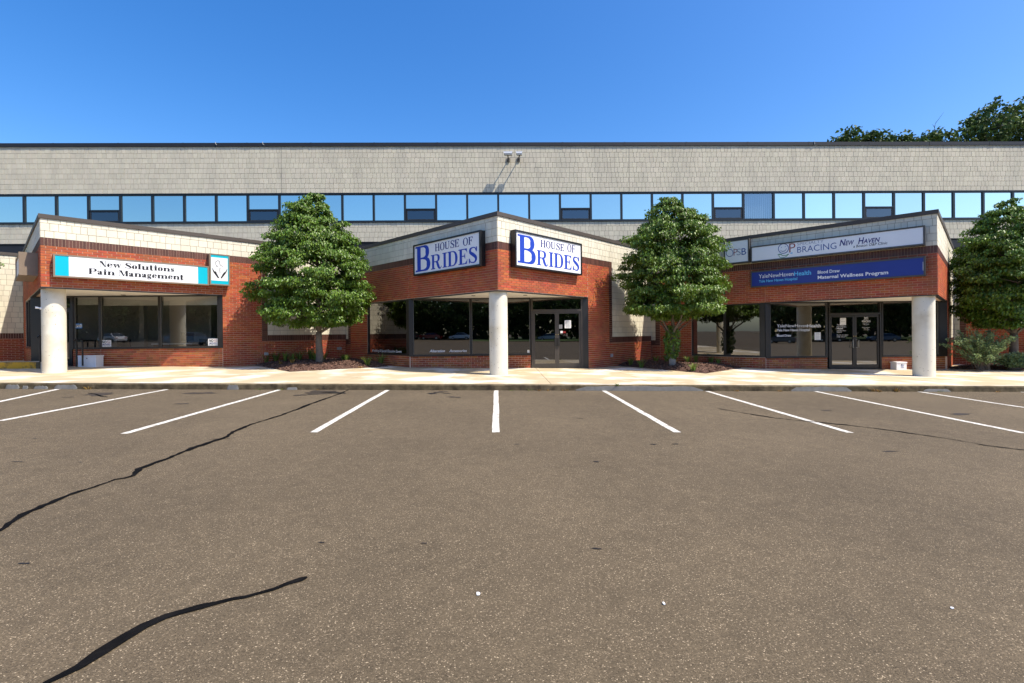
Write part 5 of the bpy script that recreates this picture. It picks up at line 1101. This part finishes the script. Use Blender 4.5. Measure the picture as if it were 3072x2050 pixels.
for i, (u, v, m_, hh, lb) in enumerate(((35, 1163, 'blade', .12, 'bright green weed at the kerb foot near the left edge'), (318, 1161, 'dry_blade', .2, 'dry brown weed growing from the kerb below the white box'), (820, 1160, 'blade', .1, 'small yellow-green weed at the kerb below the left tree'), (886, 1160, 'blade', .12, 'small weed at the kerb right of the other below the left tree'), (975, 1163, 'dry_blade', .08, 'rusty dead leaves at the kerb foot under the left mulch bed'), (1330, 1166, 'dry_blade', .06, 'rusty dead leaves at the kerb foot left of the middle column'), (1535, 1164, 'blade', .09, 'tiny weed at the kerb just right of the middle column'), (1583, 1164, 'blade', .13, 'bright green weed at the kerb under the bridal doors'), (1612, 1165, 'dry_blade', .12, 'brown weed at the kerb next to the bright green one'), (1640, 1168, 'dry_blade', .1, 'yellow dead weeds along the kerb foot below the bridal doors'), (1690, 1167, 'dry_blade', .12, 'dry weeds at the left end of the grey kerb patch'), (1812, 1152, 'blade', .12, 'weed sprouting from the grey patched kerb'), (2195, 1170, 'dry_blade', .1, 'orange dead weeds at the kerb below the right mulch bed'), (2300, 1166, 'dry_blade', .12, 'brown weeds at the kerb left of the long grey patch'), (2565, 1166, 'dry_blade', .22, 'tall dry weed at the kerb below the hospital doors'), (2610, 1171, 'dry_blade', .12, 'low dry weeds at the kerb between the two taller ones'), (2650, 1170, 'dry_blade', .24, 'tall orange weed at the kerb left of the right column'), (2790, 1172, 'blade', .1, 'small weed at the kerb below the right column'), (3020, 1180, 'dry_blade', .1, 'orange dead weeds at the kerb near the right edge'))):
    p = on_lot(u, v); p.y = KY - .03 if v > 1155 else KY + .03; clump(lb, p.x, p.y, lot_z(p.x) if v > 1155 else walk_z(p.x), hh, 18, m_, 200 + i, .9, 'kerb_weed', .008, 'weeds along the kerb')
# pale shrub at the right
def shrub(label, x, y, z, w_, h, seed):
    random.seed(seed); r_ = np.random.default_rng(seed); T = thing('shrub', label, 'shrub', (x, y, z)); mb = MB(); P = []; D = []
    for _ in range(70):
        a = U(0, 6.28); rr = w_ * U(.2, 1); e = Vector((x + rr * math.cos(a), y + rr * math.sin(a) * .6, z + h * U(.45, 1.05) * (1 - .35 * (rr / w_) ** 2))); pts = limb(mb, (x + U(-.2, .2), y + U(-.15, .15), z - .05), e, .011, .003, 4, .12, 7, .08)
        for i in range(2, len(pts) - 0):
            for _ in range(15): P.append(tuple(pts[i] + Vector((U(-.08, .08), U(-.08, .08), U(-.07, .07))))); d = (pts[i] - pts[i - 1]).normalized(); D.append((d.x + U(-.8, .8), d.y + U(-.8, .8), d.z + U(-.5, .6)))
    mb.build('stems', 'bark', T); P = np.array(P); D = np.array(D); n = len(P); L = r_.uniform(.06, .11, n)
    leaf_object('foliage', P, D, r_.normal(0, .4, (n, 3)) + np.array([0, -.3, .8]), L, L * .5, 'leaf_shrub', T)
xs_, ys_ = ground_at(2945, 18.0, 0), 18.0
shrub('loose shrub with pale green and white leaves beside the right unit', xs_, ys_, walk_z(xs_) + .1, 1.45, 1.5, 61)
xs2 = ground_at(3068, 17.6, 0); shrub('low dark green shrub under the right-edge tree', xs2 + .3, 18.2, walk_z(xs2) + .1, .6, .5, 62)
